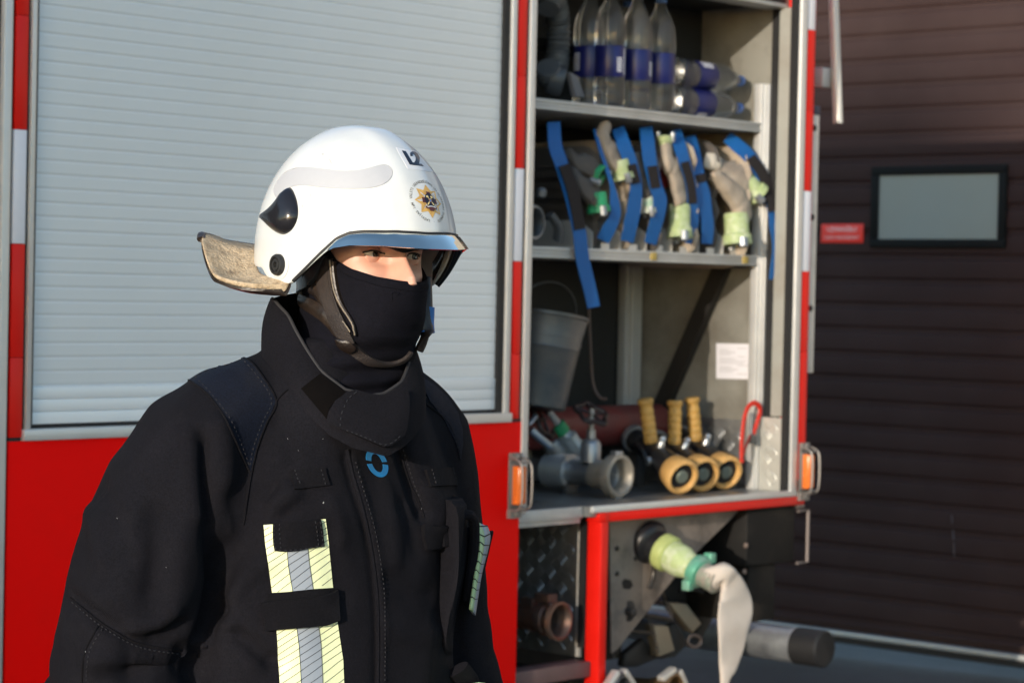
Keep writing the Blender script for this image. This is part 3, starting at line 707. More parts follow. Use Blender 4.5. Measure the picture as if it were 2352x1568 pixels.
coupling(None, PB(640, 1300, -.115), V((-.02, -1, .12)), .048, .10, o, p, lime)
# --- tray dividers belong to the truck
for i, q in enumerate((PA(660, 1250, -.16), PA(935, 1250, -.16), PA(1190, 1250, -.16), PA(1442, 1250, -.16), PB(215, 1250, -.16), PB(455, 1250, -.16), PB(850, 1250, -.16))):
    tp('tray_divider', lambda b: b.prism([V((q.x - .0015, .4635, z)) + V((0, y, 0)) for z, y in ((-.14, 0), (-.14, .05), (-.19, .085), (-.6, .085), (-.6, 0))], (.003, 0, 0)), alu_dull)
    if i < 6: tp('tray_lip', lambda b: b.box((q.x + .045, .4635, -.146), (q.x + .085, .482, -.1435)), alu)

# --- blue straps
G_S = 'blue webbing straps in front of the fire hoses'
def strap(label, segs):
    o = None
    for k, (pts, wd, ws, w) in enumerate(segs):
        C, pts = pts[0], pts[1]
        px = [V((*C(*q), 0)) for q in pts]
        P, S = [], []
        wl = wd if isinstance(wd, (list, tuple)) else [wd] * len(px)
        zl = w if isinstance(w, (list, tuple)) else [w] * len(px)
        for i, q in enumerate(px):
            a = (px[min(i + 1, len(px) - 1)] - px[max(i - 1, 0)]).normalized(); n = V((-a.y, a.x, 0)) * (wl[i] / 3.92 / 1.08844 / 2)
            hi, lo = TW(q.x + n.x, q.y + n.y, zl[i]), TW(q.x - n.x, q.y - n.y, zl[i])
            P.append((hi + lo) / 2); S.append((hi - lo) / 2)
        P2 = catmull(P, 5); S2 = catmull(S, 5)
        if o is None:
            base = P[0]; o = thing('hose_strap', label, 'strap', TM(*base), G_S)
        b = MB(); b.ribbon(P2, S2, .0022 if ws == 'web' else .003)
        b.build('webbing' if ws == 'web' else 'velcro_patch', blue_web if ws == 'web' else velcro, o, base=base)
W1 = -.104
strap('long blue strap hanging down over the lower shelf edge, leftmost', [((CA, [(330, 100), (345, 330), (405, 510), (490, 780), (575, 1140), (595, 1300), (615, 1450), (655, 1620), (690, 1760), (722, 1912)]), [125, 130, 130, 130, 128, 130, 130, 126, 122, 120], 'web', [-.16, -.13, -.115, -.112, -.108, W1, W1, W1, W1, W1]),
    ((CA, [(432, 520), (520, 780), (588, 1150)]), 108, 'v', -.1045)])
strap('narrow blue strap twisted edge-on between the first two hoses', [((CA, [(730, 170), (790, 380), (895, 690), (925, 860), (935, 1000), (880, 1130), (810, 1260)]), [30, 34, 40, 80, 100, 125, 130], 'web', [-.17, -.13, -.112, -.108, -.108, -.112, -.125])])
strap('blue strap with brown velcro bent at mid height, third from the left', [((CA, [(960, 160), (1020, 330), (1085, 500), (1135, 700), (1125, 900), (1090, 1080), (1050, 1270)]), [120, 130, 125, 110, 130, 130, 125], 'web', [-.17, -.13, -.112, -.106, -.108, -.112, -.125]), ((CA, [(1093, 515), (1140, 700)]), 82, 'v', -.103)])
strap('blue strap with a square brown velcro patch, fourth from the left', [((CA, [(1235, 150), (1255, 330), (1280, 520), (1335, 745), (1372, 860), (1350, 1020), (1275, 1290)]), [120, 130, 125, 125, 130, 125, 115], 'web', [-.17, -.13, -.112, -.104, -.104, -.108, -.125]), ((CA, [(1297, 530), (1330, 745)]), 88, 'v', -.1005)])
strap('blue strap with long dark velcro, fifth from the left, left one of the crossing pair', [((CB, [(30, 180), (75, 330), (120, 480), (185, 700), (205, 900), (205, 1050), (180, 1290)]), [115, 120, 110, 100, 105, 110, 100], 'web', [-.17, -.13, -.110, -.104, -.106, -.110, -.125]), ((CB, [(125, 490), (182, 700), (205, 895)]), 78, 'v', -.1005)])
strap('dark blue strap with a short black keeper, right one of the crossing pair', [((CB, [(180, 240), (225, 430), (270, 640), (310, 800), (335, 1000), (350, 1130), (340, 1290)]), [100, 115, 100, 120, 120, 115, 105], 'web', [-.18, -.14, -.12, -.116, -.116, -.118, -.125]), ((CB, [(265, 612), (284, 690)]), 108, 'v', -.1135)])
strap('blue strap arching over the large beige hose beside the right pillar', [((CB, [(540, 245), (640, 330), (760, 440), (890, 640), (965, 850), (985, 1000), (985, 1120), (1010, 1320), (985, 1560), (968, 1640)]), [110, 130, 125, 125, 118, 80, 55, 45, 45, 30], 'web', [-.17, -.14, -.118, -.104, -.09, -.078, -.072, -.07, -.07, -.07]), ((CB, [(768, 445), (905, 640), (995, 970)]), 100, 'v', [-.1135, -.1, -.075])])
for o in [q for q in bpy.data.objects if q.name.startswith('fire_hose')]: pass

# --- fittings left of the hoses
def left_fitting():
    q = PA(130, 1080, -.17)
    o, p = gt('suction_fitting', 'grey metal suction fitting with a pale ring, at the left end of the hose shelf', 'fitting', (q.x, SV, q.z))
    b = MB(); b.lathe([(.03, -.2), (.034, -.03), (.045, -.025), (.049, 0), (.042, .002), (.036, -.006), (.034, -.06)], q, (.1, 0, 1), 22, caps=False); b.build('fitting_body', steel_dark, o, base=p)
    r = MB(); r.lathe([(.049, -.004), (.052, .002), (.049, .008), (.043, .008), (.043, .002)], q, (.1, 0, 1), 24, caps=False); r.build('rim', steel, o, base=p)
    g = MB(); g.lathe([(.008, 0), (.016, .006), (.016, .022), (.008, .03)], PA(200, 840, -.17), (0, 1, .2), 12); g.build('knob', steel, o, base=p)
    h = MB(); a, c = PA(290, 1000, -.18), PA(370, 1260, -.18); h.tube(catmull([a, (a + c) / 2 + V((.01, 0, .01)), c], 5), (.022, .010), 10, ex=3); h.build('handle', mat('grey_handle', (.12, .13, .14), .5), o, base=p)
left_fitting()
def bucket():
    bt = TW(1226, 927, -.38); tp_ = TW(1252, 722, -.38)
    bt.y = -.026
    o, p = gt('metal_bucket', 'galvanised steel bucket tilted behind the frame in the middle of the locker', 'bucket', bt)
    ax = tp_ - bt; L = ax.length
    b = MB(); b.lathe([(0, .004), (.094, .0), (.098, .004), (.118, L * .62), (.121, L * .64), (.119, L * .66), (.124, L * .71), (.122, L * .74), (.134, L * .96), (.138, L * .97), (.138, L), (.132, L), (.117, L * .6), (.095, .01), (0, .01)], bt, ax, 40, caps=False)
    b.build('bucket_body', mat('galvanised_steel', (.095, .108, .12), .42, .45, var=.25, scale=7, dirt=(.25, .22, .19), dscale=5, damt=.5), o, base=p)
    h = MB(); a = ax.normalized(); s, t, _ = frame(a, (0, 0, 1))
    h.tube([tp_ + s * math.cos(k) * .138 + a * math.sin(k) * .10 + t * .03 * math.sin(k) for k in np.linspace(0, math.pi, 14)], .003, 6); h.build('bail_handle', steel_dark, o, base=p)
    o2, p2 = gt('steel_rod', 'thin bent steel rod hanging beside the bucket', 'rod', TW(1352, 735, -.40))
    r = MB(); r.tube(catmull([TW(1352, 690, -.40), TW(1356, 800, -.40), TW(1362, 880, -.40), TW(1378, 912, -.38), TW(1395, 916, -.36)], 6), .0045, 8); r.build('rod', mat('brown_steel', (.14, .10, .085), .5, .4), o2, base=p2)
bucket()
def red_tube():
    c = V((2.3, -.098, -.46))
    o, p = gt('red_cylinder', 'faded red steel cylinder lying across the back of the locker', 'cylinder', c)
    b = MB(); b.lathe([(0, -.62), (.045, -.62), (.066, -.60), (.066, .0), (.067, .003), (.066, .006), (.066, .56), (.045, .60), (.02, .605), (.02, .63), (0, .63)], c, (1, 0, 0), 28, caps=False)
    b.build('cylinder_body', mat('faded_red', (.16, .028, .026), .5, var=.35, scale=11, dirt=(.10, .05, .05), dscale=9, damt=.7), o, base=p)
    k = MB()
    for x in (1.9, 2.7): k.box((x - .02, VF, -.53), (x + .02, -.162, -.39))
    k.build('cradle', steel_dark, o, base=p, split=True)
red_tube()

# --- dividing breeching with hand wheel
CC = cv(1260, 960, 4.9)
def PC(x, y, w): return TW(*CC(x, y), w)
def breeching():
    r0 = PC(1420, 1110, -.15); r0.y = VF + .068
    o, p = gt('dividing_breeching', 'grey cast metal hose divider with a wide open ring and a dark hand wheel', 'hose divider', (r0.x, VF, r0.z))
    b = MB(); b.lathe([(.030, -.52), (.052, -.51), (.056, -.44), (.048, -.40), (.038, -.36), (.038, -.25), (.040, -.05), (.050, -.04), (.060, -.03)], r0, (0, 0, 1), 30, caps=False); b.build('body', steel, o, base=p, sharp=50)
    b = MB(); b.lathe([(.055, -.035), (.066, -.030), (.068, -.008), (.064, .004), (.056, .006), (.050, 0), (.047, -.02), (.044, -.10), (.0, -.12)], r0, (0, 0, 1), 34, caps=False); b.build('mouth_ring', mat('pale_cast_metal', (.36, .33, .28), .5, .4, var=.2, scale=22, dirt=(.1, .08, .06), dscale=14, damt=.5), o, base=p, sharp=50)
    b = MB()
    prof = []
    for k in range(9): prof += [(.050, -.262 + k * .011 - .03), (.054, -.260 + k * .011 - .03), (.054, -.254 + k * .011 - .03), (.050, -.252 + k * .011 - .03)]
    b.lathe(prof, r0, (0, 0, 1), 30); b.build('ribbed_collar', mat('bright_metal', (.55, .57, .58), .35, .8, var=.15), o, base=p, sharp=30)
    for y, z in ((.066, -.012), (-.066, -.012)):
        l = MB(); l.box((-.016, -.010, -.016), (.016, .010, .012), o=r0 + V((0, y, z))); l.build('lug', steel, o, base=p, bevel=.004)
    q = r0 + V((-.005, .035, -.115))
    b = MB(); b.lathe([(.032, 0), (.032, .055), (.026, .068), (.014, .074), (.014, .10), (.009, .104), (.009, .165)], q, (0, 1, 0), 20); b.build('valve_bonnet', steel, o, base=p, sharp=45)
    wl = MB(); c = q + V((0, .150, .0)); ax = V((-.10, .82, .55)).normalized(); s, t, _ = frame(ax)
    wl.tube([c + (s * math.cos(h) + t * math.sin(h)) * (.050 + .007 * math.cos(5 * h)) for h in np.linspace(0, 2 * math.pi, 50)], .0075, 8, caps=False)
    for k in range(5):
        h = k * 2 * math.pi / 5; wl.tube([c, c + (s * math.cos(h) + t * math.sin(h)) * .055], .005, 6)
    wl.build('hand_wheel', mat('wheel_black', (.03, .018, .018), .45, var=.4), o, base=p)
    # branch with green band
    b = MB(); a, e = PC(1000, 960, -.36), PC(640, 470, -.40)
    b.lathe([(.030, 0), (.034, .02), (.036, .06), (.032, .08), (.033, .105), (.022, .115), (.020, .125)], a, e - a, 22); br = b.build('branch_pipe', mat('blue_grey_metal', (.36, .42, .45), .42, .5, var=.2, scale=20), o, base=p, sharp=40)
    b = MB(); ax = (e - a).normalized(); b.lathe([(.021, .123), (.024, .126), (.024, .158), (.021, .161)], a, ax, 18); b.build('green_band', green, br, base=p)
    b = MB(); b.lathe([(.016, .16), (.012, .21)], a, ax, 12); b.build('spindle', steel, br, base=p)
    w2 = MB(); c = PC(590, 430, -.40); s, t, _ = frame(V((.3, .4, .8)))
    w2.tube([c + V((-.04, .0, 0)) + (s * math.cos(h) + t * math.sin(h)) * (.055 + .006 * math.cos(5 * h)) for h in np.linspace(0, 2 * math.pi, 50)], .008, 8, caps=False)
    for k in range(4):
        h = k * math.pi / 2; w2.tube([c + V((-.04, 0, 0)), c + V((-.04, 0, 0)) + (s * math.cos(h) + t * math.sin(h)) * .055], .005, 6)
    w2.build('hand_wheel', mat('wheel_black', (.03, .018, .018)), o, base=p)
    b = MB(); b.box((-.022, -.014, -.02), (.022, .014, .02), o=PC(965, 945, -.33)); b.build('white_tab', lab_white, o, base=p, bevel=.004)
    # second branch and lever, left
    b = MB(); a, e = PC(760, 900, -.40), PC(480, 640, -.44); b.lathe([(.030, 0), (.034, .03), (.033, .07), (.024, .08), (.024, .12)], a, e - a, 20); b.build('branch_pipe', steel, o, base=p, sharp=40)
    b = MB(); b.tube(catmull([PC(560, 760, -.36), PC(430, 650, -.37), PC(330, 560, -.38)], 4), .013, 12); b.build('lever', mat('lever_steel', (.38, .44, .52), .3, .8), o, base=p)
    b = MB(); b.tube([PC(300, 500, -.36), PC(390, 390, -.36)], .008, 10); b.build('pin', mat('lever_steel', (.38, .44, .52)), o, base=p)
    b = MB(); b.prism([PC(1010, 760, -.30), PC(1030, 740, -.30), PC(1150, 930, -.30), PC(1060, 950, -.30)], (0, 0, -.012)); b.build('red_tag', mat('dark_red_cloth', (.22, .02, .015)), o, base=p, bevel=.002)
    for z in (-.44, -.20):
        f = MB(); f.box((r0.x - .03, VF, r0.z + z - .008), (r0.x + .03, VF + .035, r0.z + z + .008)); f.build('foot', steel_dark, o, base=p, bevel=.003)
    # big flange at the left
    b = MB(); c = r0 + V((-.03, .02, -.44)); b.lathe([(.04, .06), (.075, .05), (.078, .035), (.06, .02), (.055, -.03)], c, (-.55, .25, .5), 26); b.build('flange', mat('pale_cast_metal', (.36, .33, .28)), o, base=p, sharp=45)
breeching()

# --- three nozzles
G_N = 'branch pipe nozzles with yellow grips on the locker floor'
def nozzle(label):
    o = thing('hose_nozzle', label, 'nozzle', None, G_N)
    R = .058; ring = V((0, R, 0)); tail = V((-.02, .155, -.30)); ax = (ring - tail).normalized(); L = (ring - tail).length
    b = MB(); b.lathe([(.020, -L), (.036, -L + .002), (.036, -L + .05), (.030, -L + .06), (.034, -L + .075), (.038, -L + .17), (.044, -L + .2), (.044, -.045), (.050, -.02), (.046, -.006)], ring, ax, 24); b.build('barrel', black_gear, o, sharp=40)
    b = MB(); b.lathe([(.037, -L + .004), (.044, -L + .006), (.044, -L + .022), (.037, -L + .024)], ring, ax, 22); b.build('swivel_ring', steel, o, sharp=40)
    b = MB(); b.lathe([(.045, -.055), (.052, -.050), (.057, -.012), (.058, .002), (.055, .010), (.047, .012), (.042, .004), (.040, -.02)], ring, ax, 34, caps=False); b.build('bumper_ring', bumper_tan, o, sharp=60)
    b = MB(); b.lathe([(.041, -.018), (.036, -.006), (.030, -.012), (.024, -.004), (.0, -.004)], ring, ax, 26, caps=False); b.build('pattern_teeth', black_gear, o, sharp=40)
    b = MB(); b.lathe([(.021, -.004), (.021, .003), (.018, .006), (0, .006)], ring, ax, 22, caps=False); b.build('stem_head', mat('grey_green_stem', (.16, .19, .16), .5, .3), o)
    h0 = ring + (tail - ring) * .58; up = V((-.10, 1, -.02)).normalized()
    prof = [(.017, .030), (.021, .034)]
    for k in range(5): prof += [(.0225, .042 + k * .022), (.0225, .054 + k * .022), (.0195, .058 + k * .022)]
    prof += [(.022, .158), (.026, .162), (.026, .172), (.022, .176), (0, .176)]
    b = MB(); b.lathe(prof, h0 + V((.0, .0, .0)), up, 18, caps=False); b.build('pistol_grip', yellow_grip, o, sharp=50)
    b = MB(); b.lathe([(.022, .0), (.020, .034)], h0, up, 14); b.build('grip_socket', black_gear, o)
    hx = ring + (tail - ring) * .42
    b = MB(); s, t, _ = frame(ax); b.lathe([(.014, -.052), (.014, .052)], hx, s, 14); b.lathe([(.008, .052), (.012, .056), (.012, .062), (.005, .066)], hx, s, 12); b.build('valve_pivot', mat('bright_metal', (.55, .57, .58)), o)
    b = MB(); b.lathe([(.012, 0), (.012, .016), (.009, .024), (.012, .030), (.007, .040)], hx + V((.0, .036, .0)), V((.25, 1, .2)), 14); b.build('valve_bolt', mat('bright_metal', (.55, .57, .58)), o)
    b = MB(); b.tube(catmull([hx - s * .05, hx - s * .055 + V((0, .03, -.02)), hx - s * .05 + V((0, .045, -.07))], 4), .009, 8); b.build('shut_off_lever', black_gear, o)
    return o
n0 = nozzle('black nozzle with yellow pistol grip and tan bumper, front left of three')
for i, (x, y, w, rz, ry, lb) in enumerate(((1568, 1136, -.10, .10, .0, None), (1611, 1130, -.125, -.13, .04, 'black nozzle with yellow grip leaning right, middle one of three'), (1668, 1126, -.13, .03, .02, 'black nozzle with yellow grip, right one of three beside the red strap'))):
    o = n0 if i == 0 else copy_tree(n0)
    if lb: o['label'] = lb
    q = TW(x, y, w)
    o.matrix_world = TM(q.x, VF + .001, w) @ Matrix.Rotation(rz, 4, 'Z') @ Matrix.Rotation(ry - .42, 4, 'Y')

# --- red looped strap on the pillar
CD_ = cv(1240, 960, 2.767)
def red_loop():
    f = lambda x, y, w=-.10: TW(*CD_(x, y), w)
    o, p = gt('red_strap', 'bright red looped webbing strap with a dark hook, hanging from the right pillar', 'strap', f(1790, 130))
    rw = mat('red_webbing', (.75, .03, .012), .5, var=.1, scale=60)
    P = catmull([f(1700, 545), f(1700, 470), f(1702, 380), f(1718, 240), f(1745, 160), f(1785, 130), f(1820, 150), f(1828, 190), f(1805, 270), f(1780, 345)], 6)
    b = MB(); b.tube(P, (.0088, .003), 8, up=(0, 0, 1), ex=3); b.build('webbing', rw, o, base=p)
    b = MB(); b.tube(catmull([f(1775, 200, -.108), f(1765, 330, -.105), f(1772, 380), f(1795, 410)], 5), .007, 8); b.box((-.012, -.012, -.006), (.016, .014, .006), o=f(1775, 385)); b.build('hook', steel_dark, o, base=p)
    b = MB(); b.tube([f(1760, 350), f(1725, 440), f(1700, 520)], (.006, .003), 8, up=(0, 0, 1)); b.build('strap_tail', mat('dark_red_cloth', (.22, .02, .015)), o, base=p)
red_loop()
# dark cloth lying at the right wall
b = MB(); q = V((2.90, VF, -.26)); o, p = gt('dark_cloth', 'dark crumpled cloth lying between the nozzles and the right wall', 'cloth', q)
b.loft([[q + V((math.cos(h) * .05 * s * (1 + .2 * math.sin(3 * h + k)), .002 + y, math.sin(h) * .09 * s * (1 + .15 * math.sin(4 * h)))) for h in np.linspace(0, 2 * math.pi, 18, endpoint=False)] for k, (s, y) in enumerate(((1, 0), (1, .03), (.85, .075), (.5, .10), (.1, .105)))]); b.build('cloth', mat('blue_black_cloth', (.03, .033, .045), .9, var=.3), o, base=p)

# --- delivery hose coupled to the outlet under the locker
def delivery():
    f = lambda x, y, w: TW(*CVL(x, y), w)
    a = f(610, 285, -.06); ax = V((.0, -.36, 1)).normalized()
    b = MB(); b.lathe([(.068, -.02), (.07, .0), (.062, .012), (.05, .018), (.05, .05)], a, ax, 26); b.build('pump_outlet', black_gear, truck, sharp=40)
    o, p = gt('delivery_hose', 'pale beige flat hose hanging from a lime and teal coupling under the locker', 'fire hose', a)
    b = MB(); b.lathe([(.046, .045), (.056, .050), (.058, .080), (.054, .086), (.050, .088)], a, ax, 26, wob=.01); b.build('locking_ring', mat('lime_ring', (.40, .46, .16), .45, var=.2, scale=30), o, base=p, sharp=40)
    b = MB(); b.lathe([(.046, .086), (.050, .095), (.050, .135), (.040, .165), (.038, .185)], a, ax, 26, wob=.012); b.build('coupling_socket', lime, o, base=p, sharp=50)
    b = MB(); b.lathe([(.040, .18), (.048, .184), (.052, .20), (.048, .215), (.038, .22)], a, ax, 26); tl = b.build('coupling_ring', teal, o, base=p, sharp=40)
    s, t, _ = frame(ax)
    for h in (.9, .9 + math.pi):
        l = MB(); c = a + ax * .20 + (s * math.cos(h) + t * math.sin(h)) * .054; l.box((-.014, -.016, -.014), (.014, .016, .016), o=c); l.build('lug', teal, tl, base=p, bevel=.005)
    b = MB(); prof = []
    for k in range(5): prof += [(.033, .218 + k * .012), (.0375, .221 + k * .012), (.0375, .226 + k * .012), (.033, .229 + k * .012)]
    b.lathe(prof, a, ax, 22); b.build('hose_binding', mat('binding_wire', (.36, .33, .28), .5, .3, dirt=(.10, .32, .22), dscale=40, damt=.6), o, base=p, sharp=30)
    e = a + ax * .285
    # flat hose: from round to flat, falling and twisting until nearly edge-on, then along the ground
    L = [(1268, 618), (1276, 690), (1262, 785), (1250, 885), (1243, 1000), (1238, 1120), (1236, 1250), (1242, 1400), (1252, 1568)]
    R = [(1300, 468), (1400, 548), (1482, 655), (1530, 765), (1522, 885), (1495, 1020), (1458, 1200), (1405, 1400), (1330, 1568)]
    wz = np.linspace(e.z + .005, e.z + .05, len(L))
    ctr = [a + ax * .25]; hw = [.034]; th = [.034]; sides = [(f(*R[0], e.z) - f(*L[0], e.z)).normalized()]
    for i, (l, r) in enumerate(zip(L, R)):
        pl, pr = f(*l, wz[i] - .006), f(*r, wz[i] + .006)
        ctr.append((pl + pr) / 2); hw.append((pr - pl).length / 2); th.append([.027, .017, .010, .008, .007, .007, .006, .006, .006][i]); sides.append((pr - pl).normalized())
    last = ctr[-1]
    for dv, du, h_ in ((-.12, -.012, .018), (-.25, -.02, .022), (-.36, -.02, .03)):
        ctr.append(V((last.x + du, max(last.y + dv, -1.285), last.z + .0))); hw.append(h_); th.append(.006); sides.append(V((.6, .0, .8)).normalized())
    ctr.append(V((last.x + .02, -1.286, last.z + .12))); hw.append(.034); th.append(.005); sides.append(V((.9, 0, -.3)).normalized())
    ctr.append(V((last.x + .3, -1.287, last.z + .5))); hw.append(.036); th.append(.005); sides.append(V((.8, 0, -.6)).normalized())
    C, S = catmull(ctr, 6), catmull(sides, 6); n = len(C)
    HW = catmull([V((h, q, 0)) for h, q in zip(hw, th)], 6)
    secs = []
    for i in range(n):
        tg = (C[min(i + 1, n - 1)] - C[max(i - 1, 0)]).normalized(); s_ = (S[i] - tg * S[i].dot(tg)).normalized(); m_ = tg.cross(s_)
        sec = []
        for k in range(20):
            h = 2 * math.pi * k / 20; cx, sy = math.cos(h), math.sin(h)
            sec.append(C[i] + s_ * HW[i].x * math.copysign(abs(cx) ** .5, cx) + m_ * max(.002, HW[i].y) * math.copysign(abs(sy) ** .6, sy) + m_ * .0015 * math.sin(i * .4 + cx * 3))
        secs.append(sec)
    b = MB(); b.loft(secs); b.build('flat_hose', mat('pale_hose', (.48, .43, .375), .85, var=.10, scale=16, bump=.12, bscale=700, dirt=(.36, .30, .25), dscale=5, damt=.6), o, base=p)
delivery()
# pump outlets at the bottom edge, with silver lugs
def outlets():
    f = lambda x, y, w: TW(*CVL(x, y), w)
    for (x, y, w, r, m, nm) in ((310, 1640, .02, .050, mat('white_metal', (.62, .6, .56), .4, .5, var=.2), 0), (790, 1640, .02, .056, mat('bronze', (.22, .14, .07), .4, .7, var=.3, scale=20), 1)):
        c = f(x, y, w)
        b = MB(); b.lathe([(r * .6, -.30), (r * .62, -.05), (r * .9, -.03), (r, -.01), (r, .018), (r * .86, .022), (r * .78, .012), (r * .7, -.06)], c, (.12, .05, 1), 26, caps=False)
        ob = b.build('pump_outlet', m if nm else steel_dark, truck, sharp=45)
        for h in ((2.35, .75) if nm == 0 else (1.95, .6)):
            l = MB(); q = c + V((math.cos(h) * r * 1.05, math.sin(h) * r * 1.05, .004))
            d_ = V((-math.sin(h), math.cos(h), 0)); n_ = V((math.cos(h), math.sin(h), 0))
            l.loft([[q + d_ * s * L_ + n_ * k + V((0, 0, z)) for k, z in ((-.008, -.016), (.010, -.014), (.010, .014), (-.008, .016))] for s, L_ in ((-1, .034), (-.4, .034), (.4, .034), (1, .034))])
            l.build('lug', mat('white_metal', (.62, .6, .56)), ob, bevel=.005)
outlets()
# ---------------------------------------------------------------- firefighter
from mathutils import noise as MN
def basis(deg, o):
    h = math.radians(deg); a = V((-math.cos(h), -math.sin(h), 0)); b = V((math.sin(h), -math.cos(h), 0))
    return Matrix(((a.x, b.x, 0, o[0]), (a.y, b.y, 0, o[1]), (0, 0, 1, o[2]), (0, 0, 0, 1)))
PZ = 3.35
BT = basis(40, (-.280, 3.396, 0))             # torso: x = his right, y = forward, z = up
_ht = at_depth(816, 289.6, PZ)
BH = basis(41, (_ht.x, PZ, _ht.z))            # helmet: z measured from its crown
_e = at_depth(907, 588, PZ - .07)
BF = basis(38, (_ht.x, PZ, _e.z + .001)) @ Matrix.Translation((0, .019, 0)) @ Matrix.Rotation(math.radians(-2.0), 4, 'Y')   # face: z = 0 at the eyes
person = thing('person', 'firefighter in white helmet, black face cover and dark turnout jacket standing before the truck', 'person', Matrix.Translation((-.28, 3.396, 0)))
PB_ = V((-.28, 3.396, 0))

def spow(c, e): return math.copysign(abs(c) ** e, c)
def mesh_eval(ob, mods):
    for t, kw in mods:
        m = ob.modifiers.new(t.lower(), t)
        for k, v in kw.items(): setattr(m, k, v)
    dg = bpy.context.evaluated_depsgraph_get(); dg.update()
    me = bpy.data.meshes.new_from_object(ob.evaluated_get(dg))
    vs = np.array([v.co[:] for v in me.vertices]); fs = [list(p.vertices) for p in me.polygons]
    old = ob.data; bpy.data.objects.remove(ob); bpy.data.meshes.remove(old); bpy.data.meshes.remove(me)
    return vs, fs
def normals(vs, fs):
    n = np.zeros_like(vs); F3 = np.array([f[:3] for f in fs])
    fn = np.cross(vs[F3[:, 1]] - vs[F3[:, 0]], vs[F3[:, 2]] - vs[F3[:, 0]])
    for k in range(4):
        idx = np.array([f[k] if k < len(f) else f[0] for f in fs]); np.add.at(n, idx, fn)
    return n / (np.linalg.norm(n, axis=1)[:, None] + 1e-12)
def bvh_of(*meshes):
    vs, fs = [], []
    for v, f in meshes:
        o = len(vs); vs += [V(p) for p in v]; fs += [[i + o for i in q] for q in f]
    return BVHTree.FromPolygons(vs, fs)
def cast(bvh, x, y):
    d = ray(x, y).normalized(); h = bvh.ray_cast(CAM, d)
    if h[0] is None:
        h = bvh.find_nearest(CAM + d * PZ)
        return h[0], (h[1] if h[1].dot(d) < 0 else -h[1])
    n = h[1] if h[1].dot(d) < 0 else -h[1]
    return h[0], n
def dense(px, step=4.):
    out = []
    P = catmull([V((x, y, 0)) for x, y in px], 6) if len(px) > 2 else [V((*q, 0)) for q in px]
    for i in range(len(P) - 1):
        n = max(1, int((P[i + 1] - P[i]).length / step))
        out += [P[i].lerp(P[i + 1], k / n) for k in range(n)]
    return [(p.x, p.y) for p in out + [P[-1]]]
def seam(b, bvh, px, r=.0012, off=.0, step=5.):
    pts = []
    for x, y in dense(px, step):
        p, n = cast(bvh, x, y); q = p + n * off
        if pts and (q - pts[-1]).length > .05: continue
        pts.append(q)
    if len(pts) > 1: b.tube([p - PB_ for p in pts], r, 6)
def stitch(b, bvh, px, r=.0008, off=.0008, on=6, gap=5):
    D = dense(px, 2.); i = 0
    while i + 2 < len(D):
        seg = D[i:i + max(2, int(on / 2))]
        pts = [cast(bvh, *q) for q in seg]; b.tube([p + n * off - PB_ for p, n in (pts[0], pts[-1])], r, 5)
        i += max(2, int((on + gap) / 2))
def decal(b, bvh, poly, off=.001, th=.002, step=7., smooth_n=True, edge_round=True):
    P = []
    n = len(poly)
    for i in range(n):
        a, c = poly[i], poly[(i + 1) % n]; L = math.hypot(c[0] - a[0], c[1] - a[1]); k = max(1, int(L / step))
        P += [(a[0] + (c[0] - a[0]) * j / k, a[1] + (c[1] - a[1]) * j / k) for j in range(k)]
    nb = len(P); xs = [p[0] for p in P]; ys = [p[1] for p in P]
    def inside(x, y):
        c = False
        for i in range(nb):
            (x1, y1), (x2, y2) = P[i], P[i - 1]
            if (y1 > y) != (y2 > y) and x < (x2 - x1) * (y - y1) / (y2 - y1) + x1: c = not c
        return c
    Q = list(P); y = min(ys) + step * .5
    while y < max(ys):
        x = min(xs) + step * .5
        while x < max(xs):
            if inside(x, y) and min((x - p[0]) ** 2 + (y - p[1]) ** 2 for p in P) > (step * .5) ** 2: Q.append((x, y))
            x += step
        y += step
    co, ed, fc, *_ = delaunay_2d_cdt([V((x, y)) for x, y in Q], [(i, (i + 1) % nb) for i in range(nb)], [list(range(nb))], 1, 1e-4)
    top, bot = [], []
    for i, c in enumerate(co):
        p, nr = cast(bvh, c.x, c.y)
        top.append(p + nr * (off + th) - PB_); bot.append(p - nr * .0015 - PB_)
    N = len(co); from collections import Counter
    cnt = Counter(tuple(sorted((f[k], f[(k + 1) % len(f)]))) for f in fc for k in range(len(f)))
    fs = [list(f) for f in fc] + [[i + N for i in reversed(f)] for f in fc]
    for f in fc:
        for k in range(len(f)):
            i, j = f[k], f[(k + 1) % len(f)]
            if cnt[tuple(sorted((i, j)))] == 1: fs.append([j, i, i + N, j + N])
    b.add(top + bot, fs)

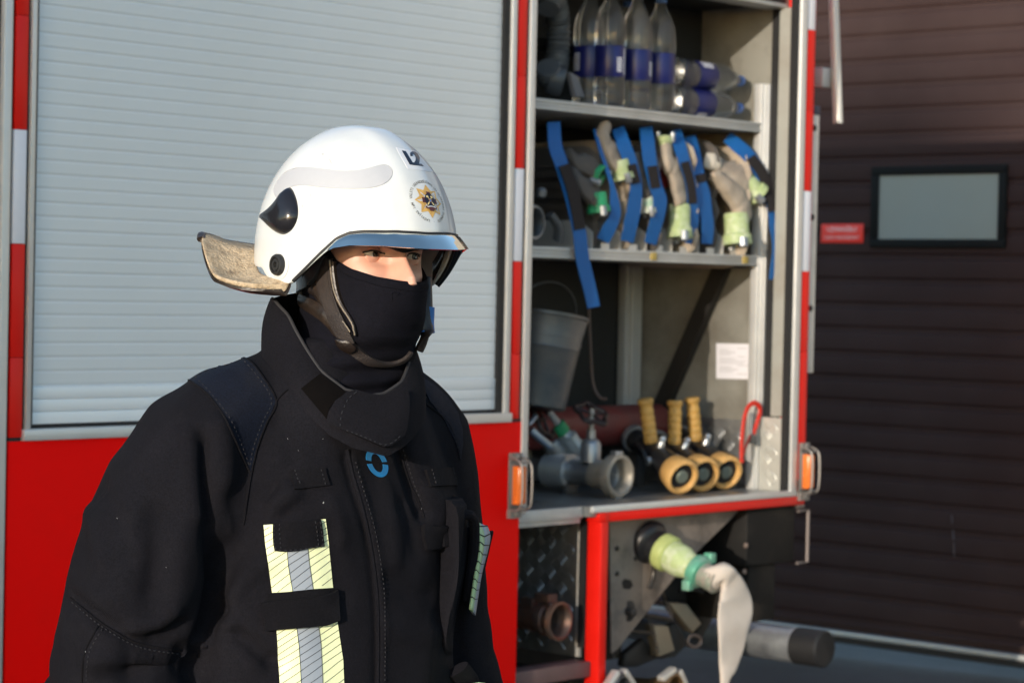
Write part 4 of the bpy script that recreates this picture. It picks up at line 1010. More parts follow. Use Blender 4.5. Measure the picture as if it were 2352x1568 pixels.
# ---- materials
skin = mat('skin', (.60, .33, .24), .42, var=.10, scale=45, spec=.45, bump=.12, bscale=900, dirt=(.62, .26, .20), dscale=26, damt=.35)
_b = skin.node_tree.nodes['Principled BSDF']; _b.inputs['Subsurface Weight'].default_value = .18; _b.inputs['Subsurface Radius'].default_value = (.010, .004, .002); _b.inputs['Subsurface Scale'].default_value = .6
def cloth(name, col, rough=.85, scale=900., strength=.25, var=.18, sheen=.08, weave='twill', dust=0.):
    m = mat(name, col, rough, var=var, scale=7, spec=.14, sheen=0., dirt=tuple(c * 1.5 + .002 for c in col), dscale=9, damt=.5)
    nt = m.node_tree; b = nt.nodes['Principled BSDF']
    src = b.inputs['Base Color'].links[0].from_socket
    tn = nt.nodes.new('ShaderNodeTexCoord'); nf = nt.nodes.new('ShaderNodeTexNoise'); nf.inputs['Scale'].default_value = 420; nf.inputs['Detail'].default_value = 4
    mpv = nt.nodes.new('ShaderNodeMapRange'); mpv.inputs[1].default_value = .3; mpv.inputs[2].default_value = .7; mpv.inputs[3].default_value = .62; mpv.inputs[4].default_value = 1.42
    mm = nt.nodes.new('ShaderNodeMix'); mm.data_type = 'RGBA'; mm.blend_type = 'MULTIPLY'; mm.inputs[0].default_value = 1
    nt.links.new(tn.outputs['Object'], nf.inputs['Vector']); nt.links.new(nf.outputs['Fac'], mpv.inputs[0]); nt.links.new(mpv.outputs[0], mm.inputs[7]); nt.links.new(src, mm.inputs[6]); nt.links.new(mm.outputs[2], b.inputs['Base Color'])
    tc = nt.nodes.new('ShaderNodeTexCoord'); w = nt.nodes.new('ShaderNodeTexWave'); w.wave_type = 'BANDS'; w.bands_direction = 'DIAGONAL'
    w.inputs['Scale'].default_value = scale; w.inputs['Distortion'].default_value = 1.5
    n = nt.nodes.new('ShaderNodeTexNoise'); n.inputs['Scale'].default_value = 160; n.inputs['Detail'].default_value = 6
    ad = nt.nodes.new('ShaderNodeMath'); ad.operation = 'ADD'
    bp = nt.nodes.new('ShaderNodeBump'); bp.inputs['Strength'].default_value = strength; bp.inputs['Distance'].default_value = .0012
    nt.links.new(tc.outputs['Object'], w.inputs['Vector']); nt.links.new(tc.outputs['Object'], n.inputs['Vector'])
    nt.links.new(w.outputs['Fac'], ad.inputs[0]); nt.links.new(n.outputs['Fac'], ad.inputs[1]); nt.links.new(ad.outputs[0], bp.inputs['Height']); nt.links.new(bp.outputs[0], b.inputs['Normal'])
    return m
jk = cloth('turnout_fabric', (.0062, .0060, .0085), .85, scale=420, strength=.5)
jk_trim = cloth('turnout_trim', (.0052, .005, .0068), .85, scale=420, strength=.5)
yoke = cloth('ripstop_blue', (.0062, .009, .0185), .62, scale=250, strength=.9)
knit = cloth('black_knit', (.0038, .0038, .0068), .9, scale=1400, strength=.2)
leather = mat('dark_leather', (.014, .0095, .0075), .38, var=.3, scale=18, bump=.3, bscale=160, spec=.5, dirt=(.06, .042, .03), dscale=16, damt=.55)
webbing = mat('strap_webbing', (.018, .0125, .011), .7, var=.3, scale=60, bump=.5, bscale=350)
welt = mat('worn_welt', (.24, .20, .15), .7, var=.5, scale=60, dirt=(.03, .025, .02), dscale=50, damt=.9)
hel_white = mat('helmet_white', (.60, .62, .615), .22, var=.015, scale=8, spec=.5, coat=.2, dirt=(.52, .53, .52), dscale=14, damt=.4, rvar=.05)
lumi = mat('helmet_foil', (.43, .44, .46), .35, var=.03, scale=120, spec=.5)
gloss_black = mat('gloss_black_plastic', (.012, .012, .015), .22, var=.3, scale=30, spec=.6, bump=.1, bscale=120)
matt_black = mat('matt_black_plastic', (.02, .02, .02), .5, var=.3, scale=40)
def mirror():
    m = mat('visor_mirror', (.74, .76, .70), .05, 1.0, var=.04, scale=30, rvar=.03)
    return m
visor_m = mirror()
smoke = mat('smoked_visor', (.03, .026, .022), .12, var=.2, scale=20, spec=.6)
fleece = mat('tan_fleece', (.46, .36, .24), .95, var=.28, scale=120, bump=1.0, bscale=260, dirt=(.16, .11, .06), dscale=70, damt=.7)

# ---- helmet shell
HA, HB, HH, EX = .1265, .1585, .178, 2.2
def hsec(dy):
    """size factor of the shell at distance dy below its crown"""
    if dy >= HH: return 1.0 + .10 * (dy - HH)
    return max(0., 1 - (1 - dy / HH) ** 2.0) ** (1 / 2.0)
def hpt(phi, dy, off=0.):
    s = hsec(dy); c, q = math.cos(phi), math.sin(phi)
    a, b = HA * s * spow(q, 2 / EX), HB * (1. if c > 0 else .955) * s * spow(c, 2 / EX)
    # raised comb along the middle and frontal plate
    ridge = .0035 * math.exp(-(a / .030) ** 4) * min(1, dy / .01)
    if c > 0 and dy > .06: ridge += .0026 * (1 / (1 + math.exp((abs(a) - .052) / .0025))) * min(1, (dy - .06) / .05) * min(1, c * 1.6)
    p = V((a, b, -dy)); n = V((a / HA ** 2, b / HB ** 2, max(0, HH - dy) / HH ** 2)).normalized() if dy > 1e-4 else V((0, 0, 1))
    return p + n * (ridge + off)
C1 = lambda x, y: (x / 2.845 + 422.6, y / 2.845 + 257.3)
# uncut shell, to read the rim line on
_vs, _fs = [], []
NP, ND = 96, 40
for j in range(ND + 1):
    dy = .26 * (j / ND) ** 1.5
    for i in range(NP): _vs.append(BH @ hpt(2 * math.pi * i / NP, dy))
for j in range(ND):
    for i in range(NP): _fs.append([j * NP + i, j * NP + (i + 1) % NP, (j + 1) * NP + (i + 1) % NP, (j + 1) * NP + i])
UNCUT = BVHTree.FromPolygons(_vs, _fs)
BHI = BH.inverted()
def h_phi(x, y):
    p, n = cast(UNCUT, *C1(x, y)); q = BHI @ p
    return math.atan2(spow(q.x / HA, EX / 2), spow(q.y / HB, EX / 2)), -q.z
RIM = sorted(h_phi(*p) for p in ((1770, 796), (1600, 775), (1400, 768), (1170, 765), (1080, 775), (1000, 810), (900, 900), (800, 1000), (705, 1095), (640, 1120), (590, 1108), (550, 1080), (500, 1000)))
RIMP = [0.] + [p for p, d in RIM if p > .05]; RIMD = [RIM[0][1]] + [d for p, d in RIM if p > .05]
def rim(phi):
    p = abs((phi + math.pi) % (2 * math.pi) - math.pi)
    return float(np.interp(p, RIMP + [math.pi], RIMD + [RIMD[-1] - .012]))
LOW = sorted(h_phi(*p) for p in ((1500, 862), (1300, 850), (1100, 852), (1000, 870), (900, 920), (800, 1010), (715, 1102)))
LOWP = [p for p, d in LOW]; LOWD = [d for p, d in LOW]
VEND = LOWP[-1]
helmet_b = MB()
NP = 168; secs = []
for t in list(np.linspace(.0, 1, 46)):
    secs.append([hpt(2 * math.pi * i / NP, max(.0004, rim(2 * math.pi * i / NP) * t ** 1.45)) for i in range(NP)])
inner = [[hpt(2 * math.pi * i / NP, max(.006, rim(2 * math.pi * i / NP) * t ** 1.45), -.006) for i in range(NP)] for t in (1, .9, .7, .5, .3, .12)]
lip = [[hpt(2 * math.pi * i / NP, rim(2 * math.pi * i / NP) + .003, -.001) for i in range(NP)], [hpt(2 * math.pi * i / NP, rim(2 * math.pi * i / NP) + .003, -.005) for i in range(NP)]]
helmet_b.loft(secs + lip + inner)
XH = Matrix.Translation(-PB_) @ BH
helmet = helmet_b.build('helmet', hel_white, person, xf=XH, sharp=60)
HEL = bvh_of(([BH @ p for s in secs + lip for p in s], [[j * NP + i, j * NP + (i + 1) % NP, (j + 1) * NP + (i + 1) % NP, (j + 1) * NP + i] for j in range(len(secs) + 1) for i in range(NP)]))
def hpart(name, fn, m, **k):
    b = MB(); fn(b); return b.build(name, m, helmet, **k)
def C1s(pts): return [C1(*p) for p in pts]
# black gasket between shell and band, then the mirrored visor band
def band(b):
    rows = []
    ps = np.linspace(-VEND, VEND, 90)
    for k, (f, o) in enumerate(((0., -.003), (0., .0015), (.12, .0045), (.55, .0085), (.97, .0125), (1.0, .0115), (.97, .009), (.4, .002), (.02, -.005))):
        row = []
        for p in ps:
            d0 = rim(p) + .0045; d1 = max(d0 + .004, float(np.interp(abs(p), LOWP, LOWD)))
            if abs(p) < LOWP[0]: d1 = float(np.interp(0, LOWP, LOWD))
            front = max(0., math.cos(p)) ** 2.5; d1 += .003 * min(1, max(0, (VEND - abs(p)) / .5)) + .005 * front
            row.append(hpt(p, d0 + (d1 - d0) * f, o * (.35 + 1.75 * front)))
        rows.append(row)
    n = len(ps); vs = [p for r in rows for p in r]; R = len(rows); fs = []
    for j in range(R):
        for i in range(n - 1): fs.append((j * n + i, j * n + i + 1, ((j + 1) % R) * n + i + 1, ((j + 1) % R) * n + i))
    fs += [tuple(j * n for j in range(R)), tuple(j * n + n - 1 for j in range(R))]
    b.add(vs, fs)
hpart('visor_band', band, visor_m, xf=XH, sharp=50)
def gasket(b):
    ps = np.linspace(-VEND, VEND, 80)
    b.tube([hpt(p, rim(p) + .004, .0) for p in ps], .0028, 6)
hpart('rim_gasket', gasket, black_rubber, xf=XH)
# smoked visor tucked inside the shell, its end showing below the side lobe
def visor(b):
    ps = np.linspace(-VEND * .97, VEND * .97, 70); rows = []
    for f in (0, .5, 1):
        rows.append([hpt(p, rim(p) - .02 + f * (.016 + .012 * min(1, max(0, (abs(p) - 1.0) * 2))), -.010) for p in ps])
    b.loft([[r[i] for r in rows] + [r[i] * .99 for r in reversed(rows)] for i in range(len(ps))])
hpart('visor', visor, smoke, xf=XH)
# neck guard: leather outside, fleece inside, flaring out behind
FL = [(84, 1125, 1160), (88, 1122, 1163), (97, 1112, 1153), (105, 1098, 1128), (112, 1085, 1096), (120, 1050, 1035), (130, 985, 900), (140, 930, 814), (150, 925, 822), (160, 928, 850), (180, 935, 880), (250, 1010, 960)]
FR = lambda g: float(np.interp(g, [84, 88, 97, 105, 112, 120, 130, 140, 160, 200, 250], [.135, .146, .174, .189, .2, .203, .2126, .221, .224, .222, .19]))
def crop_dy(y, fwd=0): return (y - 92) * .0002147 - .0
def guard(b, off0, off1, full=True):
    secs = []
    degs = np.linspace(84, 246, 60)
    for g in degs:
        m_ = g if g <= 250 else 250
        yi = np.interp(m_, [q[0] for q in FL], [q[1] for q in FL]); yo = np.interp(m_, [q[0] for q in FL], [q[2] for q in FL])
        h = math.radians(g); d = V((math.sin(h), math.cos(h), 0)); sec = []
        pin = hpt(h, crop_dy(yi), -.004); Ro = FR(m_)
        pout = d * Ro; pout.z = -crop_dy(yo)
        wob = 0.
        for t in np.linspace(0, 1, 8):
            q = pin.lerp(pout, t); q.z -= .009 * math.sin(math.pi * t) * (1 if m_ < 135 else .6) + wob * t
            sec.append(q)
        up = V((0, 0, 1)); 
        top = [q + up * off1 for q in sec]; bot = [q + up * off0 for q in sec]
        secs.append(top + bot[::-1])
    b.loft(secs)
def guard_noise(ob, amp):
    for v in ob.data.vertices: v.co += v.normal * amp * MN.noise(v.co * 90)
ng = hpart('neck_guard', lambda b: guard(b, -.005, -.001), leather, xf=XH)
fl = MB(); guard(fl, -.0005, .007); fo = fl.build('fleece_lining', fleece, helmet, xf=XH)
sb = fo.modifiers.new('sub', 'SUBSURF'); sb.levels = sb.render_levels = 2
def fuzz(b):
    random.seed(7); me = fo.data
    for i in range(2600):
        f = random.choice(me.polygons); vs = [me.vertices[k].co for k in f.vertices[:4]]
        u, v_ = random.random(), random.random(); p = vs[0].lerp(vs[1], u).lerp(vs[-1].lerp(vs[2 if len(vs) > 3 else 1], u), v_)
        n = f.normal; d = (n + V((random.uniform(-1, 1), random.uniform(-1, 1), random.uniform(-1, 1))) * .9).normalized() * random.uniform(.0012, .003)
        s = d.orthogonal().normalized() * .00035
        b.add([p - s, p + s, p + d], [(0, 1, 2)])
# fz = hpart(...) (tufts) follows
b = MB(); fuzz(b); b.k = 0; b.build('fleece_tufts', mat('fleece_fibre', (.40, .30, .19), .9, var=.4, scale=200), helmet)
def gedge(b):
    pts = []
    for g in np.linspace(136, 215, 40):
        yo = np.interp(g, [q[0] for q in FL], [q[2] for q in FL]); h = math.radians(g); Ro = FR(g)
        pts.append(V((math.sin(h) * Ro, math.cos(h) * Ro, -crop_dy(yo) + .002)))
    b.tube(pts, (.0065, .0045), 8, up=(0, 0, 1))
hpart('guard_edge', gedge, leather, xf=XH)
# black teardrop bosses and knobs, both sides
tear = [(695, 500), (712, 520), (735, 580), (744, 650), (735, 710), (705, 765), (660, 795), (620, 790), (575, 760), (535, 720), (508, 690), (540, 662), (590, 620), (640, 560), (670, 515)]
def boss(b, mirror=False):
    P = [V((x, y, 0)) for x, y in tear]; c = V((650, 670, 0)); rows = []
    for s, o in ((1.04, -.001), (1.02, .002), (.93, .0065), (.75, .0115), (.5, .0145), (.22, .0155)):
        row = []
        for p in catmull(P + [P[0]], 3)[:-1]:
            q = c + (p - c) * s; hit, n = cast(HEL, *C1(q.x, q.y)); lp = BHI @ (hit + n * o)
            if mirror: lp.x = -lp.x
            row.append(lp)
        rows.append(row)
    b.loft(rows)
for mr in (False, True): hpart('teardrop_boss', lambda b: boss(b, mr), gloss_black, xf=XH, sharp=80)
kp, kn = cast(HEL, *C1(627, 998)); kp, kn = BHI @ kp, BHI.to_3x3() @ kn
for mr in (1, -1):
    o, ax = V((kp.x * mr, kp.y, kp.z)), V((kn.x * mr, kn.y, kn.z))
    kb = hpart('pivot_knob', lambda b: b.lathe([(.0148, -.003), (.0148, .006), (.0135, .0085), (.0105, .009), (.0098, .006), (.0088, .0058), (.0078, .0082), (.004, .0085), (.0032, .004), (0, .004)], o, ax, 28, caps=False), matt_black, xf=XH, sharp=35)
# raised base pad under the knob
hpart('knob_base', lambda b: b.lathe([(.021, -.004), (.0205, .0008), (.0185, .0016), (.0, .0018)], kp, kn, 28, caps=False), hel_white, xf=XH)
# luminous side strip
strip_px = [(585, 520), (600, 470), (640, 415), (690, 380), (760, 363), (850, 366), (950, 378), (1050, 386), (1150, 380), (1230, 363), (1285, 348), (1330, 350), (1358, 378), (1358, 415), (1335, 450), (1290, 478), (1220, 496), (1120, 502), (1000, 499), (900, 492), (810, 480), (740, 480), (690, 495), (650, 530), (620, 575)]
hpart('reflective_strip', lambda b: decal(b, HEL, C1s(strip_px), .0, .0006, 6), lumi)
rim_b = MB(); seam(rim_b, HEL, C1s(strip_px + [strip_px[0]]), .0004, .0004); rim_b.build('strip_edge', mat('strip_edge_grey', (.42, .42, .43), .6), helmet)
# number plate sticker
hpart('number_sticker', lambda b: decal(b, HEL, C1s([(1384, 232), (1515, 258), (1628, 392), (1462, 372)]), .0, .0004, 5), mat('sticker_white', (.64, .645, .66), .4, var=.02))
L2_L = [(1423, 254), (1447, 259), (1470, 296), (1492, 332), (1510, 335), (1506, 350), (1474, 345)]
L2_2 = [(1478, 290), (1476, 270), (1488, 261), (1508, 262), (1526, 276), (1538, 300), (1537, 320), (1534, 340), (1550, 342), (1564, 356), (1500, 349), (1500, 336), (1512, 318), (1514, 300), (1508, 284), (1498, 277), (1492, 280), (1492, 291)]
for g in (L2_L, L2_2): hpart('sticker_character', lambda b: decal(b, HEL, C1s(g), .0005, .0004, 3.), mat('sticker_ink', (.012, .016, .03), .35, var=.1))
for P in ([(900, 272), (912, 270), (914, 280), (903, 281)], [(948, 310), (954, 309), (968, 338), (962, 340)], [(820, 540), (830, 540), (832, 548), (822, 549)], [(768, 606), (774, 605), (778, 622), (771, 622)], [(1180, 690), (1200, 684), (1202, 687), (1182, 693)], [(860, 705), (900, 716), (899, 719), (859, 709)]):
    hpart('scuff_mark', lambda b: decal(b, HEL, C1s(P), .0, .0003, 4), mat('helmet_scuff', (.40, .40, .40), .6))
# emblem: eight-pointed gold star, cross, shield, banner, ring of lettering
ec, en = cast(HEL, *C1(1606, 581))
eu = (V((0, 0, 1)) - en * en.z).normalized(); er = eu.cross(en).normalized()
tilt = math.radians(-4); er, eu = er * math.cos(tilt) + eu * math.sin(tilt), eu * math.cos(tilt) - er * math.sin(tilt)
ESX = 1.06
def emb(s, t, off=.0006):
    q = ec + er * s * ESX + eu * t
    h = HEL.ray_cast(q + en * .05, -en)
    p = h[0] if h[0] is not None else q
    return p + en * off - PB_
def epoly(b, pts, off, sub=3):
    P = []
    for i in range(len(pts)):
        a, c = V((*pts[i], 0)), V((*pts[(i + 1) % len(pts)], 0)); P += [a.lerp(c, k / sub) for k in range(sub)]
    c = sum(P, V()) / len(P); rows = []
    b.add([emb(c.x, c.y, off)] + [emb(p.x, p.y, off) for p in P], [(0, i + 1, (i + 1) % len(P) + 1) for i in range(len(P))])
def ering(n, r0, r1, ph=0., sx=1., cx=0., cy=0.):
    return [(cx + sx * (r0 if i % 2 == 0 else r1) * math.sin(ph + math.pi * i / n), cy + (r0 if i % 2 == 0 else r1) * math.cos(ph + math.pi * i / n)) for i in range(2 * n)]
gold = mat('emblem_gold', (.60, .36, .10), .45, var=.15, scale=150)
ray_g = mat('emblem_gold_dark', (.36, .19, .05), .5)
maroon = mat('emblem_maroon', (.085, .022, .025), .5); navy = mat('emblem_navy', (.008, .008, .022), .4)
def star(b):
    b.k = 0; epoly(b, ering(8, .0248, .0168), .0004, 4)
    b.k = 1
    for i in range(40):
        h = 2 * math.pi * i / 40 + .04; r1 = .0235 if i % 5 == 0 else .0165
        d = (math.sin(h), math.cos(h)); p = (d[1] * .00028, -d[0] * .00028)
        epoly(b, [(d[0] * .011 - p[0], d[1] * .011 - p[1]), (d[0] * .011 + p[0], d[1] * .011 + p[1]), (d[0] * r1, d[1] * r1)], .0006, 1)
    b.k = 2
    for x0, x1, y0, y1 in ((-.0032, .0032, -.014, .0135), (-.0128, .0128, -.0034, .0042)): epoly(b, [(x0, y0), (x1, y0), (x1, y1), (x0, y1)], .0008)
    b.k = 3; epoly(b, [(.0088 * math.sin(h), .0005 + .0106 * math.cos(h)) for h in np.linspace(0, 2 * math.pi, 24, endpoint=False)], .0010, 1)
    b.k = 4
    for sx in (-1, 1):
        epoly(b, [(sx * .0066, .0058), (sx * .0035, .0078), (sx * .0012, .0058), (sx * .0030, .0046), (sx * .0050, .0040)], .0012)
        epoly(b, [(sx * .0046, .0052), (sx * .0034, .0060), (-sx * .0036, -.0058), (-sx * .0056, -.0070), (-sx * .0062, -.0050)], .0013)
    b.k = 5; epoly(b, ering(5, .0036, .0022), .0014, 1)
    b.k = 6; epoly(b, [(0, .0028), (.0014, -.0006), (0, -.0022), (-.0014, -.0006)], .0016, 1)
    b.k = 2; epoly(b, [(-.0105, -.0088), (-.0070, -.0085), (.0070, -.0085), (.0105, -.0088), (.0088, -.0120), (.0055, -.0112), (.0030, -.0150), (-.0030, -.0150), (-.0055, -.0112), (-.0088, -.0120)], .0015)
    b.k = 7
    A = [(-.0074 + .0148 * k / 8, -.0106 + .0016 * math.cos((k / 8 - .5) * 3)) for k in range(9)]
    for k in range(8): epoly(b, [A[k], A[k + 1], (A[k + 1][0], A[k + 1][1] + .0011), (A[k][0], A[k][1] + .0011)], .0018, 1)
hpart('emblem', star, [gold, ray_g, maroon, navy, mat('emblem_cream', (.66, .52, .22), .45), mat('emblem_bronze', (.30, .13, .04), .4), mat('emblem_azure', (.02, .22, .55), .4), mat('emblem_silver', (.7, .7, .7), .4)], smooth=False)
def ring_text(b):
    txt = 'VALSTS UGUNSDZĒSĪBAS UN GLĀBŠANAS DIENESTS  ·  LATVIJAS IeM  '
    n = len(txt); R = .0292
    for i, ch in enumerate(txt):
        if ch == ' ': continue
        vs, fs = text_verts(ch, .0052, .00006)
        h = math.radians(-84) + 2 * math.pi * i / n
        ux, uy = math.cos(h), -math.sin(h)
        b.add([emb(math.sin(h) * (R + p.y) + ux * p.x, math.cos(h) * (R + p.y) + uy * p.x, .0005) for p in vs], fs)
hpart('emblem_lettering', ring_text, mat('lettering_grey', (.16, .15, .13), .6), smooth=False)

# ---- head
def face_b(a, c):
    W = float(np.interp(c, [-.13, -.11, -.09, -.06, -.03, 0, .03, .08, .11], [.030, .044, .055, .064, .071, .0735, .075, .070, .056]))
    D = float(np.interp(c, [-.13, -.11, -.085, -.06, -.03, -.01, .005, .03, .08, .11], [.070, .092, .098, .099, .094, .091, .0915, .099, .092, .070]))
    x = min(.9999, abs(a) / W)
    return D * (1 - x ** 2.3) ** (1 / 2.3), W
EYA, EYR = .0330, .0121
def eye_c(s):
    return V((s * EYA, .0665 - 0., .0))
def face(a, c):
    b, W = face_b(a, c); s = 1 if a > 0 else -1; aa = abs(a)
    pr = float(np.interp(c, [-.062, -.053, -.047, -.040, -.030, -.015, 0, .008, .02], [0, .004, .020, .0340, .0330, .0230, .0130, .0085, .003]))
    wn = float(np.interp(c, [-.055, -.042, -.03, -.01, .01], [.017, .0155, .0125, .0095, .010]))
    b += pr * math.exp(-(aa / wn) ** 2.4)
    b += .007 * math.exp(-((aa - .0165) / .0065) ** 2 - ((c + .043) / .008) ** 2)          # nostril wings
    b += .0055 * math.exp(-((aa - .026) / .022) ** 2 - ((c - .0175) / .0085) ** 2)          # brow
    b += .0045 * math.exp(-((aa - .046) / .018) ** 2 - ((c + .030) / .017) ** 2)            # cheek bone
    b -= .0115 * math.exp(-((aa - EYA + .002) / .0165) ** 2 - (c / .0125) ** 2)              # socket
    b -= .0022 * math.exp(-((aa - .022) / .012) ** 2 - ((c + .014) / .004) ** 2)            # fold below the eye
    ex, ez = aa - EYA, c
    r2 = (ex / .0190) ** 2 + (ez / .0125) ** 2
    if r2 < 1.6:
        b += 0.
        ec_ = eye_c(1); d2 = EYR ** 2 - ex * ex - ez * ez
        ball = ec_.y + math.sqrt(d2) if d2 > 0 else None
        k = max(0., min(1., (1.6 - r2) / .9)); k = k * k * (3 - 2 * k)
        if ball is not None:
            lid = ec_.y + EYR + .0011 - (ex * ex + ez * ez) / .040 + (.0007 * math.exp(-((ez - .0070) / .0011) ** 2) if ez > 0 else 0) - (.0011 * math.exp(-((ez - .0092) / .0010) ** 2) if ez > 0 else 0)
            b = b * (1 - k) + max(lid, b * .0 + lid) * k
        u = (ex * 1.0) / .0150
        if abs(u) < 1:
            upc = .0040 * (1 - abs(u) ** 2.2) + .0004; loc = -.0038 * (1 - abs(u) ** 2.0) - .0002
            tl = -.0012 * (1 - u) * .5
            upc += tl * .5; loc += tl * .3
            if loc < ez < upc and ball is not None: b = ball - .0035
    return b
def head_mesh(b):
    aw = np.concatenate([np.linspace(-1, -.86, 5)[:-1], np.linspace(-.86, .86, 230), np.linspace(.86, 1, 5)[1:]])
    cs = np.concatenate([np.linspace(-.13, -.058, 22)[:-1], np.linspace(-.058, .026, 170), np.linspace(.026, .11, 24)[1:]])
    n = len(aw); vs, fs = [], []
    for c in cs:
        W = face_b(0, c)[1]
        for q in aw: vs.append(V((q * W, face(q * W, c) if abs(q) < .9999 else 0, c)))
    for j in range(len(cs) - 1):
        for i in range(n - 1): fs.append((j * n + i, j * n + i + 1, (j + 1) * n + i + 1, (j + 1) * n + i))
    b.add([BF @ p - PB_ for p in vs], fs)
    # back of the skull, neck
    secs = []
    for c in np.linspace(-.13, .11, 22):
        W = face_b(0, c)[1]; secs.append([BF @ V((W * math.cos(h), -(.088 if c > -.05 else .07) * math.sin(h) * math.sqrt(max(.05, 1 - (c / .15) ** 2)), c)) - PB_ for h in np.linspace(0, math.pi, 24)] + [BF @ V((-W * .98 * math.cos(h), .02 * math.sin(h), c)) - PB_ for h in np.linspace(0, math.pi, 8)][1:-1])
    b.loft(secs)
    b.tube([BF @ V((0, -.01, -.05)) - PB_, BF @ V((0, -.015, -.14)) - PB_, BT @ V((0, .045, 1.45)) - PB_, BT @ V((0, .02, 1.36)) - PB_], [.060, .060, .064, .075], 20)
body_b = MB(); head_mesh(body_b)
# ---- torso, limbs and hands below the clothing, grown as one skin
BODY = {
    'torso': [((0, .0, .92), .155, .105), ((0, .0, 1.0), .15, .10), ((0, .01, 1.15), .145, .105), ((0, .01, 1.28), .165, .115), ((0, .0, 1.38), .15, .09), ((0, .02, 1.45), .07, .065)]}
def sec_ell(p, ra, rb, n=20, ex=2.2): return [V(p) + V((ra * spow(math.cos(h), 2 / ex), rb * spow(math.sin(h), 2 / ex), 0)) for h in np.linspace(0, 2 * math.pi, n, endpoint=False)]
bb = MB(); bb.loft([sec_ell(*s) for s in BODY['torso']])
ARM_R = [(.10, .01, 1.41), (.18, .005, 1.375), (.225, -.01, 1.27), (.265, -.03, 1.12), (.285, -.04, 1.07), (.335, -.07, .95), (.375, -.085, .84), (.385, -.08, .80)]
ARM_L = [(-.10, .01, 1.41), (-.18, .005, 1.375), (-.215, -.005, 1.27), (-.235, -.015, 1.12), (-.24, -.01, 1.07), (-.245, .03, .95), (-.25, .07, .84), (-.25, .08, .80)]
RR = [.05, .055, .048, .042, .040, .036, .028, .026]
for A in (ARM_R, ARM_L):
    bb.tube(A, RR, 14)
    w = V(A[-1]); s = 1 if w.x > 0 else -1
    bb.loft([sec_ell((w.x, w.y + k[0], w.z - k[1]), k[2], k[3], 14) for k in ((0, -.005, .024, .020), (.006, .03, .020, .036), (.012, .07, .017, .042), (.014, .098, .013, .040))])
    for i, (dy, L) in enumerate(((.034, .068), (.012, .078), (-.010, .074), (-.030, .058))):
        p = V((w.x, w.y + .014 + dy, w.z - .092)); bb.tube([p, p + V((-s * .006, .004, -L * .42)), p + V((-s * .018, .008, -L * .75)), p + V((-s * .030, .010, -L))], [.0095, .0090, .0082, .0065], 9)
    p = V((w.x, w.y + .03, w.z - .03)); bb.tube([p, p + V((-s * .012, .030, -.025)), p + V((-s * .022, .040, -.055)), p + V((-s * .026, .040, -.075))], [.013, .0115, .0105, .008], 9)
for sx in (-1, 1):
    bb.tube([(sx * .09, 0, .98), (sx * .10, .01, .75), (sx * .10, .015, .50), (sx * .105, .0, .30), (sx * .105, -.015, .10)], [.095, .078, .055, .055, .042], 14)
    bb.tube([(sx * .105, -.04, .05), (sx * .11, .06, .045), (sx * .115, .15, .03)], [(.035, .04), (.042, .035), (.035, .02)], 12)
tmp = bb.build('body_base', skin, None, xf=BT)
v_, f_ = mesh_eval(tmp, [('REMESH', dict(mode='VOXEL', voxel_size=.0055)), ('SMOOTH', dict(iterations=3, factor=.5))])
body_b.add([V(p) - PB_ for p in v_], f_)
body_b.build('body', skin, person, sharp=75)
# eyes
gaze = V((-.26, 1, -.01)).normalized()
for s in (1, -1):
    b = MB(); o = eye_c(s); r = EYR
    def cap(a0, a1, n=8): return [(r * math.sin(a), r * math.cos(a)) for a in np.linspace(a0, a1, n)]
    b.k = 1; b.lathe([(0, r * .96), (.0020, r * .958)], o, gaze, 24, caps=False)
    b.k = 2; b.lathe([(.0020, r * .958), (.0056, r * .895)], o, gaze, 24, caps=False)
    b.k = 0; b.lathe([(.0056, r * .895)] + cap(.475, 2.2, 14), o, gaze, 24, caps=False)
    eb = b.build('eye', [mat('eye_white', (.62, .55, .50), .25, var=.06, scale=200), mat('pupil', (.003, .003, .003), .1), mat('iris_brown', (.045, .022, .012), .2, var=.4, scale=500)], person, xf=Matrix.Translation(-PB_) @ BF)
    b = MB(); b.lathe([(.0062, r * .885), (.0055, r * .96), (.0035, r * 1.035), (.0, r * 1.065)], o, gaze, 20, caps=False)
    b.build('cornea', mat('cornea_gloss', (1, 1, 1), .02, var=0, trans=1., ior=1.34, rvar=0), eb, xf=Matrix.Translation(-PB_) @ BF)
    lash = []
    for k in np.linspace(-.96, .98, 22):
        ex = k * .0150; up = .0040 * (1 - abs(k) ** 2.2) + .0004 - .0003 * (1 - k)
        lash.append(V((s * (EYA + ex), face(s * (EYA + ex), up + .0010) + .0004, up + .0002)))
    b = MB(); b.tube(lash, .0011, 5)
    random.seed(3)
    for k in range(3, 22):
        p = lash[k]; b.tube([p, p + V((s * .0006 * (k - 8) / 8, .0024, .0002)), p + V((s * .0012 * (k - 8) / 8, .0036, .0014))], [.00026, .0002, .00008], 4)
    b.build('eyelashes', mat('hair_dark', (.018, .011, .008), .6), person, xf=Matrix.Translation(-PB_) @ BF)
    b = MB()
    for k in range(170):
        t = random.random(); ea = .013 + t * .037; ez = .0165 + .0062 * math.sin(t * 2.2) - .006 * t + random.uniform(-.0032, .0032) * (1 - .45 * t)
        p = V((s * ea, face(s * ea, ez) + .0002, ez)); d = V((s * (.0055 + .002 * t), -.001, .003 - .0045 * t))
        b.tube([p, p + d * .6 + V((0, .0012, 0)), p + d], [.00032, .00026, .0001], 4)
    b.build('eyebrow', mat('hair_dark', (.018, .011, .008)), person, xf=Matrix.Translation(-PB_) @ BF)
